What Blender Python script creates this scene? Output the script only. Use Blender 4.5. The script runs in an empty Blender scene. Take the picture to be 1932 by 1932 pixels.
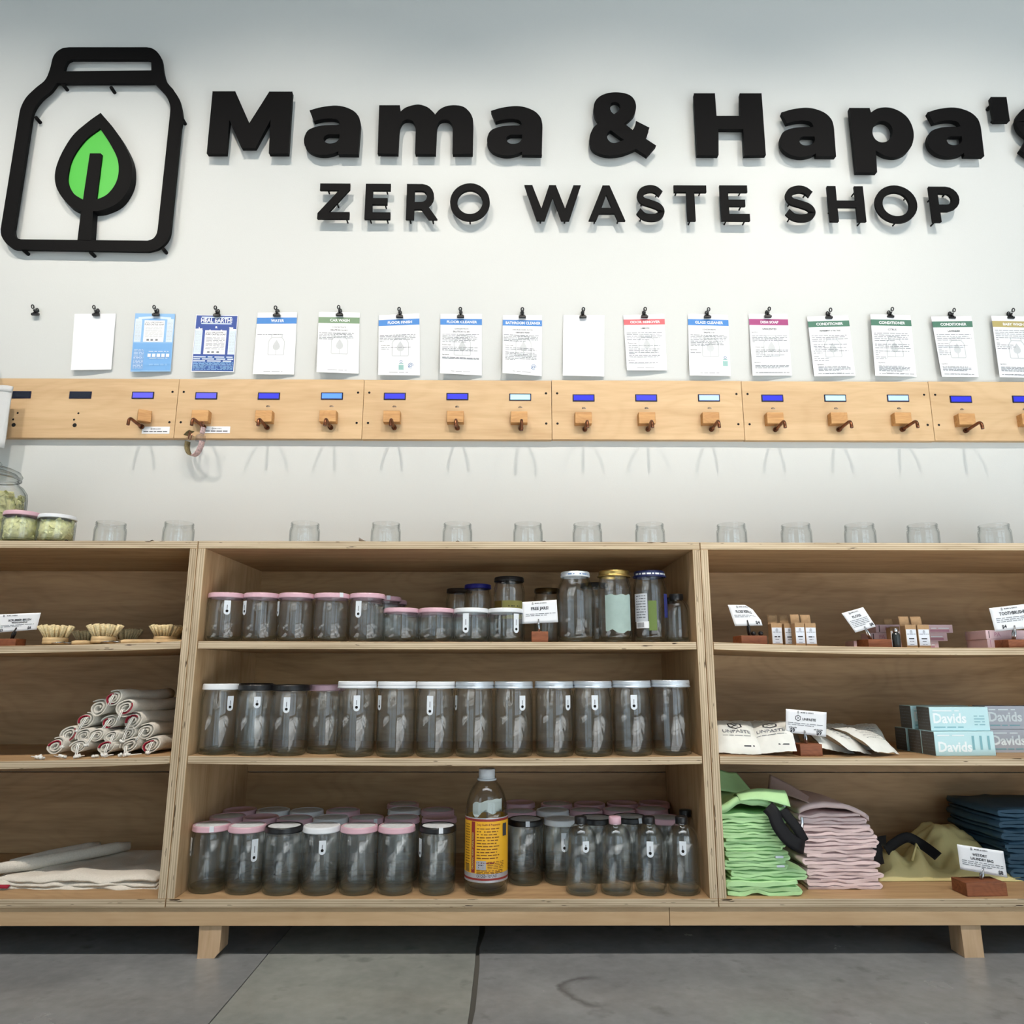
import bpy, bmesh, math, random
from mathutils import Vector, Matrix, noise
from mathutils.geometry import tessellate_polygon
random.seed(7)
S = bpy.context.scene
C = S.collection
PI = math.pi

# ------------------------------------------------------------------ camera, light, exposure
FPX, PITCH, YAW, ROLL, DIST, EYE = 1408.05, math.radians(12.0744), math.radians(.36063), math.radians(.0831), 2.2392, .6134
cam = bpy.data.cameras.new('camera')
cam.sensor_width = 36; cam.sensor_fit = 'HORIZONTAL'
cam.lens = 36 * FPX / 1932
cam.clip_start = .05
co = bpy.data.objects.new('camera', cam); C.objects.link(co)
co.location = (0, -DIST, EYE)
co.matrix_world = (Matrix.Translation((0, -DIST, EYE)) @ Matrix.Rotation(-YAW, 4, 'Z') @
                   Matrix.Rotation(PI/2 + PITCH, 4, 'X') @ Matrix.Rotation(ROLL, 4, 'Z'))
S.camera = co
S.view_settings.view_transform = 'Standard'
S.view_settings.look = 'None'
S.view_settings.exposure = -0.33
S.view_settings.gamma = 1
S.view_settings.use_curve_mapping = False
cy = S.cycles
cy.max_bounces = 14; cy.diffuse_bounces = 5; cy.glossy_bounces = 4
cy.transmission_bounces = 12; cy.transparent_max_bounces = 64
cy.sample_clamp_indirect = 4.0
cy.caustics_reflective = False; cy.caustics_refractive = False

w = bpy.data.worlds.new('sky'); S.world = w; w.use_nodes = True
bg = w.node_tree.nodes['Background']
bg.inputs[0].default_value = (.62, .8, 1, 1); bg.inputs[1].default_value = .6

def area(name, loc, size, rot, col, power):
    l = bpy.data.lights.new(name, 'AREA'); l.shape = 'RECTANGLE'; l.size, l.size_y = size
    l.color = col; l.energy = power
    o = bpy.data.objects.new(name, l); C.objects.link(o); o.location = loc; o.rotation_euler = rot
    return o
# daylight coming through the shop windows behind the camera
WIN = [(.5, 2.5), (2.8, 4.8), (-4.6, -2.7)]
WZ0, WZ1, YFRONT = .12, 3.2, -4.4
for i, (a, b) in enumerate(WIN):
    area('window_daylight', ((a+b)/2, YFRONT-.14, (WZ0+WZ1)/2), (b-a, WZ1-WZ0), (PI/2, 0, 0), (.74, .9, 1.0), (34, 38, 22)[i])
# track spotlights aimed at the sign wall
for x in (-1.85, -.75, .35, 1.45):
    l = bpy.data.lights.new('track_spot', 'SPOT'); l.energy = 162; l.color = (1, .90, .80)
    l.spot_size = math.radians(74); l.spot_blend = .85; l.shadow_soft_size = .016
    o = bpy.data.objects.new('track_spot', l); C.objects.link(o)
    o.location = (x, -1.9, 3.25)
    d = Vector((x, 0, 1.28)) - o.location
    o.rotation_euler = d.to_track_quat('-Z', 'Y').to_euler()
# low sun through the same windows: a bright patch on the floor behind the camera
sl = bpy.data.lights.new('sun', 'SUN'); sl.energy = 100; sl.color = (.97, .97, .95); sl.angle = math.radians(.6)
so_ = bpy.data.objects.new('sun', sl); C.objects.link(so_); so_.location = (2, -9, 4)
so_.rotation_euler = Vector((-.14, .68, -.72)).to_track_quat('-Z', 'Y').to_euler()
# unseen overhead fill lamp, added to brighten the floor and shelf fronts
cl = area('overhead_fill', (.3, -2.35, 3.9), (4.4, .7), (0, 0, 0), (.95, .98, 1), 30)
cl.data.spread = math.radians(95)

# ------------------------------------------------------------------ photograph pixel -> world point
def _ray(px, py):
    a0, b0 = px-966, py-966
    cr, sr = math.cos(ROLL), math.sin(ROLL)
    a, b = a0*cr + b0*sr, -a0*sr + b0*cr
    x, u = a/FPX, -b/FPX
    cp, sp, cw, sw = math.cos(PITCH), math.sin(PITCH), math.cos(YAW), math.sin(YAW)
    y2 = cp - u*sp; z = sp + u*cp
    return x*cw + y2*sw, -x*sw + y2*cw, z
def at(px, py, Y):
    r = _ray(px, py); t = (Y+DIST)/r[1]
    return Vector((r[0]*t, Y, EYE + r[2]*t))
def on(px, py, Z):
    r = _ray(px, py); t = (Z-EYE)/r[2]
    return Vector((r[0]*t, -DIST + r[1]*t, Z))

# ------------------------------------------------------------------ materials
def lin(c):
    return tuple(((v/255)/12.92 if v/255 <= .04045 else ((v/255+.055)/1.055)**2.4) for v in c) + (1,)
_M = {}
def mat(name, c=None, rough=.5, metal=0, spec=.5, noise_amt=0, noise_scale=40, bump=0, bump_scale=60, emit=0, coat=0):
    if name in _M: return _M[name]
    m = bpy.data.materials.new(name); m.use_nodes = True; nt = m.node_tree
    p = nt.nodes['Principled BSDF']
    col = lin(c)
    p.inputs['Base Color'].default_value = col
    p.inputs['Roughness'].default_value = rough
    p.inputs['Metallic'].default_value = metal
    p.inputs['Specular IOR Level'].default_value = spec
    p.inputs['Coat Weight'].default_value = coat
    if emit:
        p.inputs['Emission Color'].default_value = col
        p.inputs['Emission Strength'].default_value = emit
    if noise_amt or bump:
        tc = nt.nodes.new('ShaderNodeTexCoord')
    if noise_amt:
        n = nt.nodes.new('ShaderNodeTexNoise'); n.inputs['Scale'].default_value = noise_scale
        n.inputs['Detail'].default_value = 4
        nt.links.new(tc.outputs['Object'], n.inputs['Vector'])
        r = nt.nodes.new('ShaderNodeValToRGB')
        r.color_ramp.elements[0].position = .3; r.color_ramp.elements[1].position = .7
        r.color_ramp.elements[0].color = tuple(v*(1-noise_amt) for v in col[:3]) + (1,)
        r.color_ramp.elements[1].color = tuple(min(1, v*(1+noise_amt)) for v in col[:3]) + (1,)
        nt.links.new(n.outputs['Fac'], r.inputs['Fac']); nt.links.new(r.outputs['Color'], p.inputs['Base Color'])
    if bump:
        n = nt.nodes.new('ShaderNodeTexNoise'); n.inputs['Scale'].default_value = bump_scale
        n.inputs['Detail'].default_value = 3
        nt.links.new(tc.outputs['Object'], n.inputs['Vector'])
        b = nt.nodes.new('ShaderNodeBump'); b.inputs['Strength'].default_value = bump; b.inputs['Distance'].default_value = .004
        nt.links.new(n.outputs['Fac'], b.inputs['Height']); nt.links.new(b.outputs['Normal'], p.inputs['Normal'])
    _M[name] = m
    return m

def wood(name, c1, c2, grain='X', scale=5, rough=.55, dark=None):
    """plain sawn wood: stretched noise along the grain, broad wavy figure"""
    if name in _M: return _M[name]
    m = bpy.data.materials.new(name); m.use_nodes = True; nt = m.node_tree; L = nt.links.new
    p = nt.nodes['Principled BSDF']; p.inputs['Roughness'].default_value = rough
    p.inputs['Specular IOR Level'].default_value = .35
    tc = nt.nodes.new('ShaderNodeTexCoord'); oi = nt.nodes.new('ShaderNodeObjectInfo')
    add = nt.nodes.new('ShaderNodeVectorMath'); add.operation = 'ADD'
    mul = nt.nodes.new('ShaderNodeMath'); mul.operation = 'MULTIPLY'; mul.inputs[1].default_value = 13
    L(oi.outputs['Random'], mul.inputs[0]); L(tc.outputs['Object'], add.inputs[0]); L(mul.outputs[0], add.inputs[1])
    mp = nt.nodes.new('ShaderNodeMapping')
    k = {'X': (.09, 1, 1), 'Y': (1, .09, 1), 'Z': (1, 1, .09)}[grain]
    mp.inputs['Scale'].default_value = k
    L(add.outputs[0], mp.inputs['Vector'])
    n1 = nt.nodes.new('ShaderNodeTexNoise'); n1.inputs['Scale'].default_value = scale*4; n1.inputs['Detail'].default_value = 5
    n1.inputs['Distortion'].default_value = 1.2
    n2 = nt.nodes.new('ShaderNodeTexNoise'); n2.inputs['Scale'].default_value = scale*36; n2.inputs['Detail'].default_value = 2
    mp2 = nt.nodes.new('ShaderNodeMapping'); mp2.inputs['Scale'].default_value = tuple(.3+.7*v for v in k)
    L(add.outputs[0], mp2.inputs['Vector'])
    n3 = nt.nodes.new('ShaderNodeTexNoise'); n3.inputs['Scale'].default_value = scale*1.3; n3.inputs['Detail'].default_value = 1
    L(mp.outputs[0], n1.inputs['Vector']); L(mp.outputs[0], n2.inputs['Vector']); L(mp2.outputs[0], n3.inputs['Vector'])
    # growth-ring lines from a smooth noise
    mr = nt.nodes.new('ShaderNodeMath'); mr.operation = 'MULTIPLY'; mr.inputs[1].default_value = 46
    sn = nt.nodes.new('ShaderNodeMath'); sn.operation = 'SINE'
    pw = nt.nodes.new('ShaderNodeMath'); pw.operation = 'POWER'; pw.inputs[1].default_value = 5
    ab = nt.nodes.new('ShaderNodeMath'); ab.operation = 'ABSOLUTE'
    L(n3.outputs['Fac'], mr.inputs[0]); L(mr.outputs[0], sn.inputs[0]); L(sn.outputs[0], ab.inputs[0]); L(ab.outputs[0], pw.inputs[0])
    ring = nt.nodes.new('ShaderNodeMath'); ring.operation = 'MULTIPLY'; ring.inputs[1].default_value = -.09
    L(pw.outputs[0], ring.inputs[0])
    mx = nt.nodes.new('ShaderNodeMath'); mx.operation = 'MULTIPLY_ADD'; mx.inputs[1].default_value = .35
    L(n2.outputs['Fac'], mx.inputs[0]); L(n1.outputs['Fac'], mx.inputs[2])
    sm = nt.nodes.new('ShaderNodeMath'); sm.operation = 'ADD'
    L(mx.outputs[0], sm.inputs[0]); L(ring.outputs[0], sm.inputs[1])
    r = nt.nodes.new('ShaderNodeValToRGB'); r.color_ramp.elements[0].position = .35; r.color_ramp.elements[1].position = .85
    r.color_ramp.elements[0].color = lin(c1); r.color_ramp.elements[1].color = lin(c2)
    L(sm.outputs[0], r.inputs['Fac']); L(r.outputs['Color'], p.inputs['Base Color'])
    b = nt.nodes.new('ShaderNodeBump'); b.inputs['Strength'].default_value = .08; b.inputs['Distance'].default_value = .001
    L(n2.outputs['Fac'], b.inputs['Height']); L(b.outputs['Normal'], p.inputs['Normal'])
    _M[name] = m
    return m

def ply_edge(name, axis):
    """cut edge of birch plywood: thin light and dark veneers stacked along an axis, a few dark voids"""
    if name in _M: return _M[name]
    m = bpy.data.materials.new(name); m.use_nodes = True; nt = m.node_tree; L = nt.links.new
    p = nt.nodes['Principled BSDF']; p.inputs['Roughness'].default_value = .7; p.inputs['Specular IOR Level'].default_value = .2
    tc = nt.nodes.new('ShaderNodeTexCoord'); sx = nt.nodes.new('ShaderNodeSeparateXYZ'); L(tc.outputs['Object'], sx.inputs[0])
    src = sx.outputs[{'X': 0, 'Z': 2}[axis]]
    n = nt.nodes.new('ShaderNodeTexNoise'); n.inputs['Scale'].default_value = 9; n.inputs['Detail'].default_value = 4
    mp = nt.nodes.new('ShaderNodeMapping'); mp.inputs['Scale'].default_value = (9, 1, .5) if axis == 'X' else (.5, 1, 9)
    L(tc.outputs['Object'], mp.inputs['Vector']); L(mp.outputs[0], n.inputs['Vector'])
    a = nt.nodes.new('ShaderNodeMath'); a.operation = 'MULTIPLY'; a.inputs[1].default_value = 2*PI/.0052
    L(src, a.inputs[0])
    wv = nt.nodes.new('ShaderNodeMath'); wv.operation = 'MULTIPLY_ADD'; wv.inputs[1].default_value = 2.4
    L(n.outputs['Fac'], wv.inputs[0]); L(a.outputs[0], wv.inputs[2])
    s = nt.nodes.new('ShaderNodeMath'); s.operation = 'SINE'; L(wv.outputs[0], s.inputs[0])
    m2 = nt.nodes.new('ShaderNodeMath'); m2.operation = 'MULTIPLY_ADD'; m2.inputs[1].default_value = .2; m2.inputs[2].default_value = 0
    L(s.outputs[0], m2.inputs[0])
    ad = nt.nodes.new('ShaderNodeMath'); ad.operation = 'ADD'; L(m2.outputs[0], ad.inputs[0]); L(n.outputs['Fac'], ad.inputs[1])
    r = nt.nodes.new('ShaderNodeValToRGB')
    r.color_ramp.elements[0].position = .18; r.color_ramp.elements[1].position = .72
    r.color_ramp.elements[0].color = lin((152, 132, 106)); r.color_ramp.elements[1].color = lin((206, 188, 160))
    L(ad.outputs[0], r.inputs['Fac'])
    v = nt.nodes.new('ShaderNodeTexNoise'); v.inputs['Scale'].default_value = 26; v.inputs['Detail'].default_value = 2
    mp2 = nt.nodes.new('ShaderNodeMapping'); mp2.inputs['Scale'].default_value = (11, 1, .9) if axis == 'X' else (.9, 1, 11)
    L(tc.outputs['Object'], mp2.inputs['Vector']); L(mp2.outputs[0], v.inputs['Vector'])
    vr = nt.nodes.new('ShaderNodeValToRGB'); vr.color_ramp.elements[0].position = .69; vr.color_ramp.elements[1].position = .72
    L(v.outputs['Fac'], vr.inputs['Fac'])
    mix = nt.nodes.new('ShaderNodeMix'); mix.data_type = 'RGBA'
    L(vr.outputs['Color'], mix.inputs[0]); L(r.outputs['Color'], mix.inputs[6]); mix.inputs[7].default_value = lin((52, 36, 24))
    L(mix.outputs[2], p.inputs['Base Color'])
    _M[name] = m
    return m

def thin_glass(name, tint=(.994, .998, .996), edge=(.42, .47, .45)):
    """a sheet of glass seen from either side: clear when faced, reflecting and darker at a grazing view"""
    if name in _M: return _M[name]
    m = bpy.data.materials.new(name); m.use_nodes = True; nt = m.node_tree; L = nt.links.new
    nt.nodes.remove(nt.nodes['Principled BSDF'])
    out = nt.nodes['Material Output']
    lw = nt.nodes.new('ShaderNodeLayerWeight'); lw.inputs['Blend'].default_value = .5
    p5 = nt.nodes.new('ShaderNodeMath'); p5.operation = 'POWER'; p5.inputs[1].default_value = 4.2
    L(lw.outputs['Facing'], p5.inputs[0])
    f = nt.nodes.new('ShaderNodeMath'); f.operation = 'MULTIPLY_ADD'; f.inputs[1].default_value = .62; f.inputs[2].default_value = .065
    L(p5.outputs[0], f.inputs[0])
    p3 = nt.nodes.new('ShaderNodeMath'); p3.operation = 'POWER'; p3.inputs[1].default_value = 5
    L(lw.outputs['Facing'], p3.inputs[0])
    mix = nt.nodes.new('ShaderNodeMix'); mix.data_type = 'RGBA'
    L(p3.outputs[0], mix.inputs[0]); mix.inputs[6].default_value = tint + (1,); mix.inputs[7].default_value = edge + (1,)
    tr = nt.nodes.new('ShaderNodeBsdfTransparent'); L(mix.outputs[2], tr.inputs['Color'])
    gl = nt.nodes.new('ShaderNodeBsdfGlossy'); gl.inputs['Roughness'].default_value = .004
    n = nt.nodes.new('ShaderNodeTexNoise'); n.inputs['Scale'].default_value = 22; tc = nt.nodes.new('ShaderNodeTexCoord')
    mp = nt.nodes.new('ShaderNodeMapping'); mp.inputs['Scale'].default_value = (1, 1, .12)
    L(tc.outputs['Object'], mp.inputs['Vector']); L(mp.outputs[0], n.inputs['Vector'])
    b = nt.nodes.new('ShaderNodeBump'); b.inputs['Strength'].default_value = .1; b.inputs['Distance'].default_value = .004
    L(n.outputs['Fac'], b.inputs['Height']); L(b.outputs['Normal'], gl.inputs['Normal'])
    ms = nt.nodes.new('ShaderNodeMixShader'); L(f.outputs[0], ms.inputs[0]); L(tr.outputs[0], ms.inputs[1]); L(gl.outputs[0], ms.inputs[2])
    L(ms.outputs[0], out.inputs['Surface'])
    _M[name] = m
    return m
def thick_glass(name, col=(.95, .98, .965)):
    """moulded jar bottom: lens-like glass, partly seen straight through"""
    if name in _M: return _M[name]
    m = bpy.data.materials.new(name); m.use_nodes = True; nt = m.node_tree; L = nt.links.new
    nt.nodes.remove(nt.nodes['Principled BSDF'])
    g = nt.nodes.new('ShaderNodeBsdfGlass'); g.inputs['Color'].default_value = col + (1,); g.inputs['IOR'].default_value = 1.45; g.inputs['Roughness'].default_value = .02
    t = nt.nodes.new('ShaderNodeBsdfTransparent'); t.inputs['Color'].default_value = col + (1,)
    x = nt.nodes.new('ShaderNodeMixShader'); x.inputs[0].default_value = .22
    L(t.outputs[0], x.inputs[1]); L(g.outputs[0], x.inputs[2]); L(x.outputs[0], nt.nodes['Material Output'].inputs['Surface'])
    _M[name] = m
    return m

FACE = wood('birch_face', (154, 122, 86), (188, 156, 116), 'X')
FACEZ = wood('birch_face_upright', (176, 142, 102), (206, 176, 136), 'Z')
EDGEX = ply_edge('plywood_edge_upright', 'X')
EDGEZ = ply_edge('plywood_edge_level', 'Z')
MAPLE = wood('maple_board', (190, 158, 118), (210, 180, 140), 'X', 4)
OAK = wood('oiled_block', (176, 128, 80), (208, 162, 108), 'X', 14)
WALNUT = wood('reddish_block', (104, 58, 34), (142, 86, 56), 'X', 16)
POPLAR = wood('rail_wood', (186, 154, 116), (206, 176, 138), 'X', 4)
LEGW = wood('leg_wood', (186, 154, 118), (210, 180, 146), 'Z', 6)
BLACKP = mat('black_sign_board', (8, 8, 9), .65, spec=.12)
GREEN = mat('green_leaf_board', (62, 178, 52), .45)
PAPER = mat('white_paper', (238, 240, 243), .8, spec=.2)
CLIPB = mat('black_clip_metal', (18, 17, 18), .35, spec=.5)
COPPER = mat('aged_copper', (118, 76, 54), .38, metal=1, noise_amt=.35, noise_scale=60)
STEEL = mat('steel', (190, 192, 195), .25, metal=1)
GLASS = thin_glass('jar_glass')
BASEG = thick_glass('jar_base_glass')
INK = mat('dark_ink', (52, 54, 60), .8)
GREYINK = mat('grey_ink', (120, 124, 130), .8)
PALEINK = mat('pale_grey_ink', (196, 200, 202), .8)
DARK = mat('dark_hole', (14, 12, 11), .9)
LIDS = {
    'pink': mat('pink_lid_paint', (208, 170, 182), .35), 'white': mat('white_lid_paint', (222, 226, 230), .35),
    'black': mat('black_lid_paint', (20, 20, 22), .35), 'silver': mat('brushed_silver_lid', (205, 214, 222), .38, metal=.55),
    'blue': mat('cobalt_lid_plastic', (28, 30, 120), .45), 'navy': mat('navy_lid_paint', (30, 38, 84), .3),
    'gold': mat('gold_lid_metal', (188, 160, 96), .3, metal=.9), 'bronze': mat('dull_gold_lid', (92, 74, 44), .35, metal=.8),
    'umber': mat('dark_threaded_lid', (58, 46, 36), .4, metal=.3),
}

# ------------------------------------------------------------------ mesh helpers
class MB:
    def __init__(s): s.v = []; s.f = []; s.mi = []; s.sm = []; s.mats = []
    def mid(s, m):
        if m not in s.mats: s.mats.append(m)
        return s.mats.index(m)
    def add(s, vs, fs, m, smooth=False):
        b = len(s.v); s.v += [tuple(v) for v in vs]; k = s.mid(m)
        for i, f in enumerate(fs):
            s.f.append([b+j for j in f]); s.mi.append(k); s.sm.append(smooth)
    def box(s, x0, x1, y0, y1, z0, z1, m, front=None, tf=None):
        vs = [(x, y, z) for x in (x0, x1) for y in (y0, y1) for z in (z0, z1)]
        if tf: vs = [tf @ Vector(v) for v in vs]
        fs = [(0, 1, 3, 2), (4, 6, 7, 5), (2, 3, 7, 6), (0, 2, 6, 4), (1, 5, 7, 3)]
        s.add(vs, fs, m); b = len(s.v) - 8
        s.f.append([b+0, b+4, b+5, b+1]); s.mi.append(s.mid(front or m)); s.sm.append(False)
    def lathe(s, prof, n, m, cx=0, cy=0, closed=False, wob=None, tf=None):
        b = []; N = len(prof)
        for j in range(n):
            a = 2*PI*j/n; k = 1 + (wob(a) if wob else 0)
            for (r, z) in prof:
                v = Vector((cx + r*k*math.cos(a), cy + r*k*math.sin(a), z))
                b.append(tf @ v if tf else v)
        fs = []
        for j in range(n):
            j2 = (j+1) % n
            for i in range(N-1 if not closed else N):
                i2 = (i+1) % N
                q = [j*N+i, j2*N+i, j2*N+i2, j*N+i2]
                fs.append(q)
        s.add(b, fs, m, True)
    def tube(s, pts, r, m, n=8, caps=True, smooth=True):
        pts = [Vector(p) for p in pts]; N = len(pts); vs = []
        rr = r if isinstance(r, (list, tuple)) else [r]*N
        up = None
        for i, p in enumerate(pts):
            t = (pts[min(i+1, N-1)] - pts[max(i-1, 0)]).normalized()
            if up is None:
                up = Vector((0, 0, 1)) if abs(t.z) < .9 else Vector((1, 0, 0))
            a = (up - t*up.dot(t)).normalized(); b = t.cross(a); up = a
            for k in range(n):
                an = 2*PI*k/n; vs.append(p + (a*math.cos(an) + b*math.sin(an))*rr[i])
        fs = [(i*n+k, i*n+(k+1) % n, (i+1)*n+(k+1) % n, (i+1)*n+k) for i in range(N-1) for k in range(n)]
        s.add(vs, fs, m, smooth)
        if caps:
            b0 = len(s.v) - N*n
            s.f.append([b0+k for k in reversed(range(n))]); s.mi.append(s.mid(m)); s.sm.append(False)
            s.f.append([b0+(N-1)*n+k for k in range(n)]); s.mi.append(s.mid(m)); s.sm.append(False)
    def prism(s, contours, f3, d0, d1, m, side=None):
        """contours: outer and holes as 2-D lists; f3(a,b,d) -> point"""
        cs = [[Vector((a, b, 0)) for a, b in c] for c in contours]
        tri = tessellate_polygon(cs); flat = [p for c in cs for p in c]
        s.add([f3(p.x, p.y, d0) for p in flat], [tuple(t) for t in tri], m)
        s.add([f3(p.x, p.y, d1) for p in flat], [tuple(t) for t in tri], m)
        for c in cs:
            n = len(c)
            vs = [f3(p.x, p.y, d0) for p in c] + [f3(p.x, p.y, d1) for p in c]
            s.add(vs, [(i, (i+1) % n, n+(i+1) % n, n+i) for i in range(n)], side or m)
    def grid(s, fn, nu, nv, m, smooth=True, wrapu=False):
        vs = [fn(i/nu, j/nv) for j in range(nv+1) for i in range(nu + (0 if wrapu else 1))]
        W = nu if wrapu else nu+1
        fs = [(j*W+i, j*W+(i+1) % W, (j+1)*W+(i+1) % W, (j+1)*W+i) for j in range(nv) for i in range(nu)]
        s.add(vs, fs, m, smooth)
    def slab(s, fn, nu, nv, t, m, smooth=True):
        """a sheet with thickness: fn(u,v) -> (point, normal)"""
        top = []; bot = []
        for j in range(nv+1):
            for i in range(nu+1):
                p, nn = fn(i/nu, j/nv); top.append(p); bot.append(p - nn*t)
        W = nu+1; T = len(top)
        fs = []
        for j in range(nv):
            for i in range(nu):
                a = j*W+i; fs.append((a, a+1, a+W+1, a+W)); fs.append((T+a+W, T+a+W+1, T+a+1, T+a))
        ring = [i for i in range(nu+1)] + [j*W+nu for j in range(1, nv+1)] + [nv*W+i for i in range(nu-1, -1, -1)] + [j*W for j in range(nv-1, 0, -1)]
        for k in range(len(ring)):
            a, b = ring[k], ring[(k+1) % len(ring)]; fs.append((a, T+a, T+b, b))
        s.add(top+bot, fs, m, smooth)
    def strip(s, path, t, f3, nd, m, jit=0):
        """a cloth layer whose cut edge runs along the 2-D path, extruded; f3(a,b,d in 0..1)"""
        n = len(path); P = [Vector(p) for p in path]; A = []; B = []
        for i in range(n):
            d = (P[min(i+1, n-1)] - P[max(i-1, 0)]); d = d.normalized() if d.length else Vector((1, 0))
            nn = Vector((-d.y, d.x))*t/2; A.append(P[i]+nn); B.append(P[i]-nn)
        loop = A + B[::-1]; L = len(loop); vs = []
        for k in range(nd+1):
            for i, q in enumerate(loop):
                o = jit*noise.noise(Vector((q.x*30, q.y*90, k*2.3+P[0].x*77)))
                vs.append(f3(q.x + o*.5, q.y + o, k/nd))
        fs = [(k*L+i, k*L+(i+1) % L, (k+1)*L+(i+1) % L, (k+1)*L+i) for k in range(nd) for i in range(L)]
        s.add(vs, fs, m, True)
        for k in (0, nd):
            b = len(s.v) - (nd+1)*L + k*L
            for i in range(n-1):
                s.f.append([b+i, b+i+1, b+L-2-i, b+L-1-i]); s.mi.append(s.mid(m)); s.sm.append(False)
    def mesh(s, name, bevel=0, seg=2, fixn=True):
        me = bpy.data.meshes.new(name); me.from_pydata(s.v, [], s.f)
        for m in s.mats: me.materials.append(m)
        me.polygons.foreach_set('material_index', s.mi); me.polygons.foreach_set('use_smooth', s.sm)
        bm = bmesh.new(); bm.from_mesh(me)
        bmesh.ops.remove_doubles(bm, verts=bm.verts, dist=1e-6)
        if bevel:
            ed = [e for e in bm.edges if len(e.link_faces) == 2 and e.calc_face_angle(0) > .6]
            bmesh.ops.bevel(bm, geom=ed, offset=bevel, segments=seg, affect='EDGES', profile=.5)
        if fixn: bmesh.ops.recalc_face_normals(bm, faces=bm.faces)
        bm.to_mesh(me); bm.free()
        return me
    def build(s, name, parent=None, bevel=0, loc=None, **kw):
        return link(name, s.mesh(name, bevel, **kw), parent, loc)
def link(name, me, parent=None, loc=None):
    o = bpy.data.objects.new(name, me); C.objects.link(o)
    if parent: o.parent = parent
    if loc is not None: o.location = loc
    return o
def tag(o, label, cat, group=None):
    o['label'] = label; o['category'] = cat
    if group: o['group'] = group
    return o
def thing(name, label, cat, loc=(0, 0, 0), group=None, rotz=0):
    o = bpy.data.objects.new(name, None); C.objects.link(o); o.location = loc; o.rotation_euler = (0, 0, rotz)
    o.empty_display_size = .02
    return tag(o, label, cat, group)
def struct(o): o['kind'] = 'structure'; return o
def bxz(x0, x1, y0, y1, z0, z1, m, front=None):
    b = MB(); b.box(x0, x1, y0, y1, z0, z1, m, front); return b
def smooth_path(pts, n=5, closed=True):
    """pts (x,y[,'c']); runs between corners become Catmull-Rom curves"""
    P = [(p[0], p[1]) for p in pts]; cor = [len(p) > 2 for p in pts]; N = len(P); out = []
    for i in range(N if closed else N-1):
        j = (i+1) % N
        if cor[i] and cor[j]: out.append(P[i]); continue
        p1, p2 = Vector(P[i]), Vector(P[j])
        p0 = Vector(P[i-1]) if not cor[i] and (closed or i > 0) else p1 - (p2-p1)*.4
        p3 = Vector(P[(j+1) % N]) if not cor[j] and (closed or j < N-1) else p2 + (p2-p1)*.4
        for k in range(n):
            t = k/n
            q = .5*((2*p1) + (p2-p0)*t + (2*p0-5*p1+4*p2-p3)*t*t + (3*p1-p0-3*p2+p3)*t**3)
            out.append((q.x, q.y))
    if not closed: out.append(P[-1])
    return out

# ------------------------------------------------------------------ flat print (lettering, bands, emblems)
_T = {}
def text2d(s, bold=0.0):
    """(verts, faces, width) of a line of text with capital height 1"""
    key = (s, bold)
    if key in _T: return _T[key]
    cu = bpy.data.curves.new('lettering', 'FONT'); cu.body = s; cu.resolution_u = 2; cu.offset = bold; cu.fill_mode = 'FRONT'
    o = bpy.data.objects.new('lettering', cu)
    me = o.to_mesh()
    vs = [(v.co.x/.7, v.co.y/.7) for v in me.vertices]; fs = [tuple(p.vertices) for p in me.polygons]
    o.to_mesh_clear(); bpy.data.objects.remove(o); bpy.data.curves.remove(cu)
    x0 = min((v[0] for v in vs), default=0); x1 = max((v[0] for v in vs), default=0)
    _T[key] = ([(a-x0, b) for a, b in vs], fs, x1-x0)
    return _T[key]
class Print:
    """flat marks in sheet units, carried to the surface by f3(x,y)"""
    def __init__(s): s.mb = MB(); s.q = []
    def poly(s, pts, m): s.q.append((pts, [tuple(range(len(pts)))], m))
    def rect(s, x0, y0, x1, y1, m, n=1):
        ny = max(1, int(abs(y1-y0)/.016))
        fs = [(j*(n+1)+k, j*(n+1)+k+1, (j+1)*(n+1)+k+1, (j+1)*(n+1)+k) for j in range(ny) for k in range(n)]
        s.q.append(([(x0+(x1-x0)*k/n, y0+(y1-y0)*j/ny) for j in range(ny+1) for k in range(n+1)], fs, m))
    def text(s, t, x, y, h, m, bold=.02, align='c', maxw=None, rot=0):
        vs, fs, w = text2d(t, bold); k = h
        sx = h if not maxw or w*h <= maxw else maxw/w
        ox = {'c': -w*sx/2, 'l': 0, 'r': -w*sx}[align]
        pts = [(ox + a*sx, b*h) for a, b in vs]
        if rot: pts = [(a*math.cos(rot)-b*math.sin(rot), a*math.sin(rot)+b*math.cos(rot)) for a, b in pts]
        s.q.append(([(x+a, y+b) for a, b in pts], fs, m))
    def words(s, x0, x1, y, h, m, wl=.06):
        """one line of text too small to read: word-long dashes"""
        x = x0; W = x1-x0
        while x < x1 - .01*W:
            L = random.uniform(.4, 1.6)*wl; L = min(L, x1-x); s.rect(x, y-h/2, x+L, y+h/2, m); x += L + wl*.22
    def stroke(s, pts, wd, m, closed=False):
        n = len(pts); P = [Vector(p) for p in pts]
        for i in range(n if closed else n-1):
            a, b = P[i], P[(i+1) % n]; d = (b-a)
            if d.length < 1e-9: continue
            d.normalize(); q = Vector((-d.y, d.x))*wd/2; e = d*wd*.3
            s.poly([tuple(a-e+q), tuple(a-e-q), tuple(b+e-q), tuple(b+e+q)], m)
    def build(s, name, f3, parent=None):
        b = MB()
        for i, (pts, fs, m) in enumerate(s.q):
            b.add([f3(x, y, .00005 + .000008*i) for x, y in pts], fs, m)
        me = bpy.data.meshes.new(name); me.from_pydata(b.v, [], b.f)
        for m in b.mats: me.materials.append(m)
        me.polygons.foreach_set('material_index', b.mi)
        return link(name, me, parent)
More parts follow.
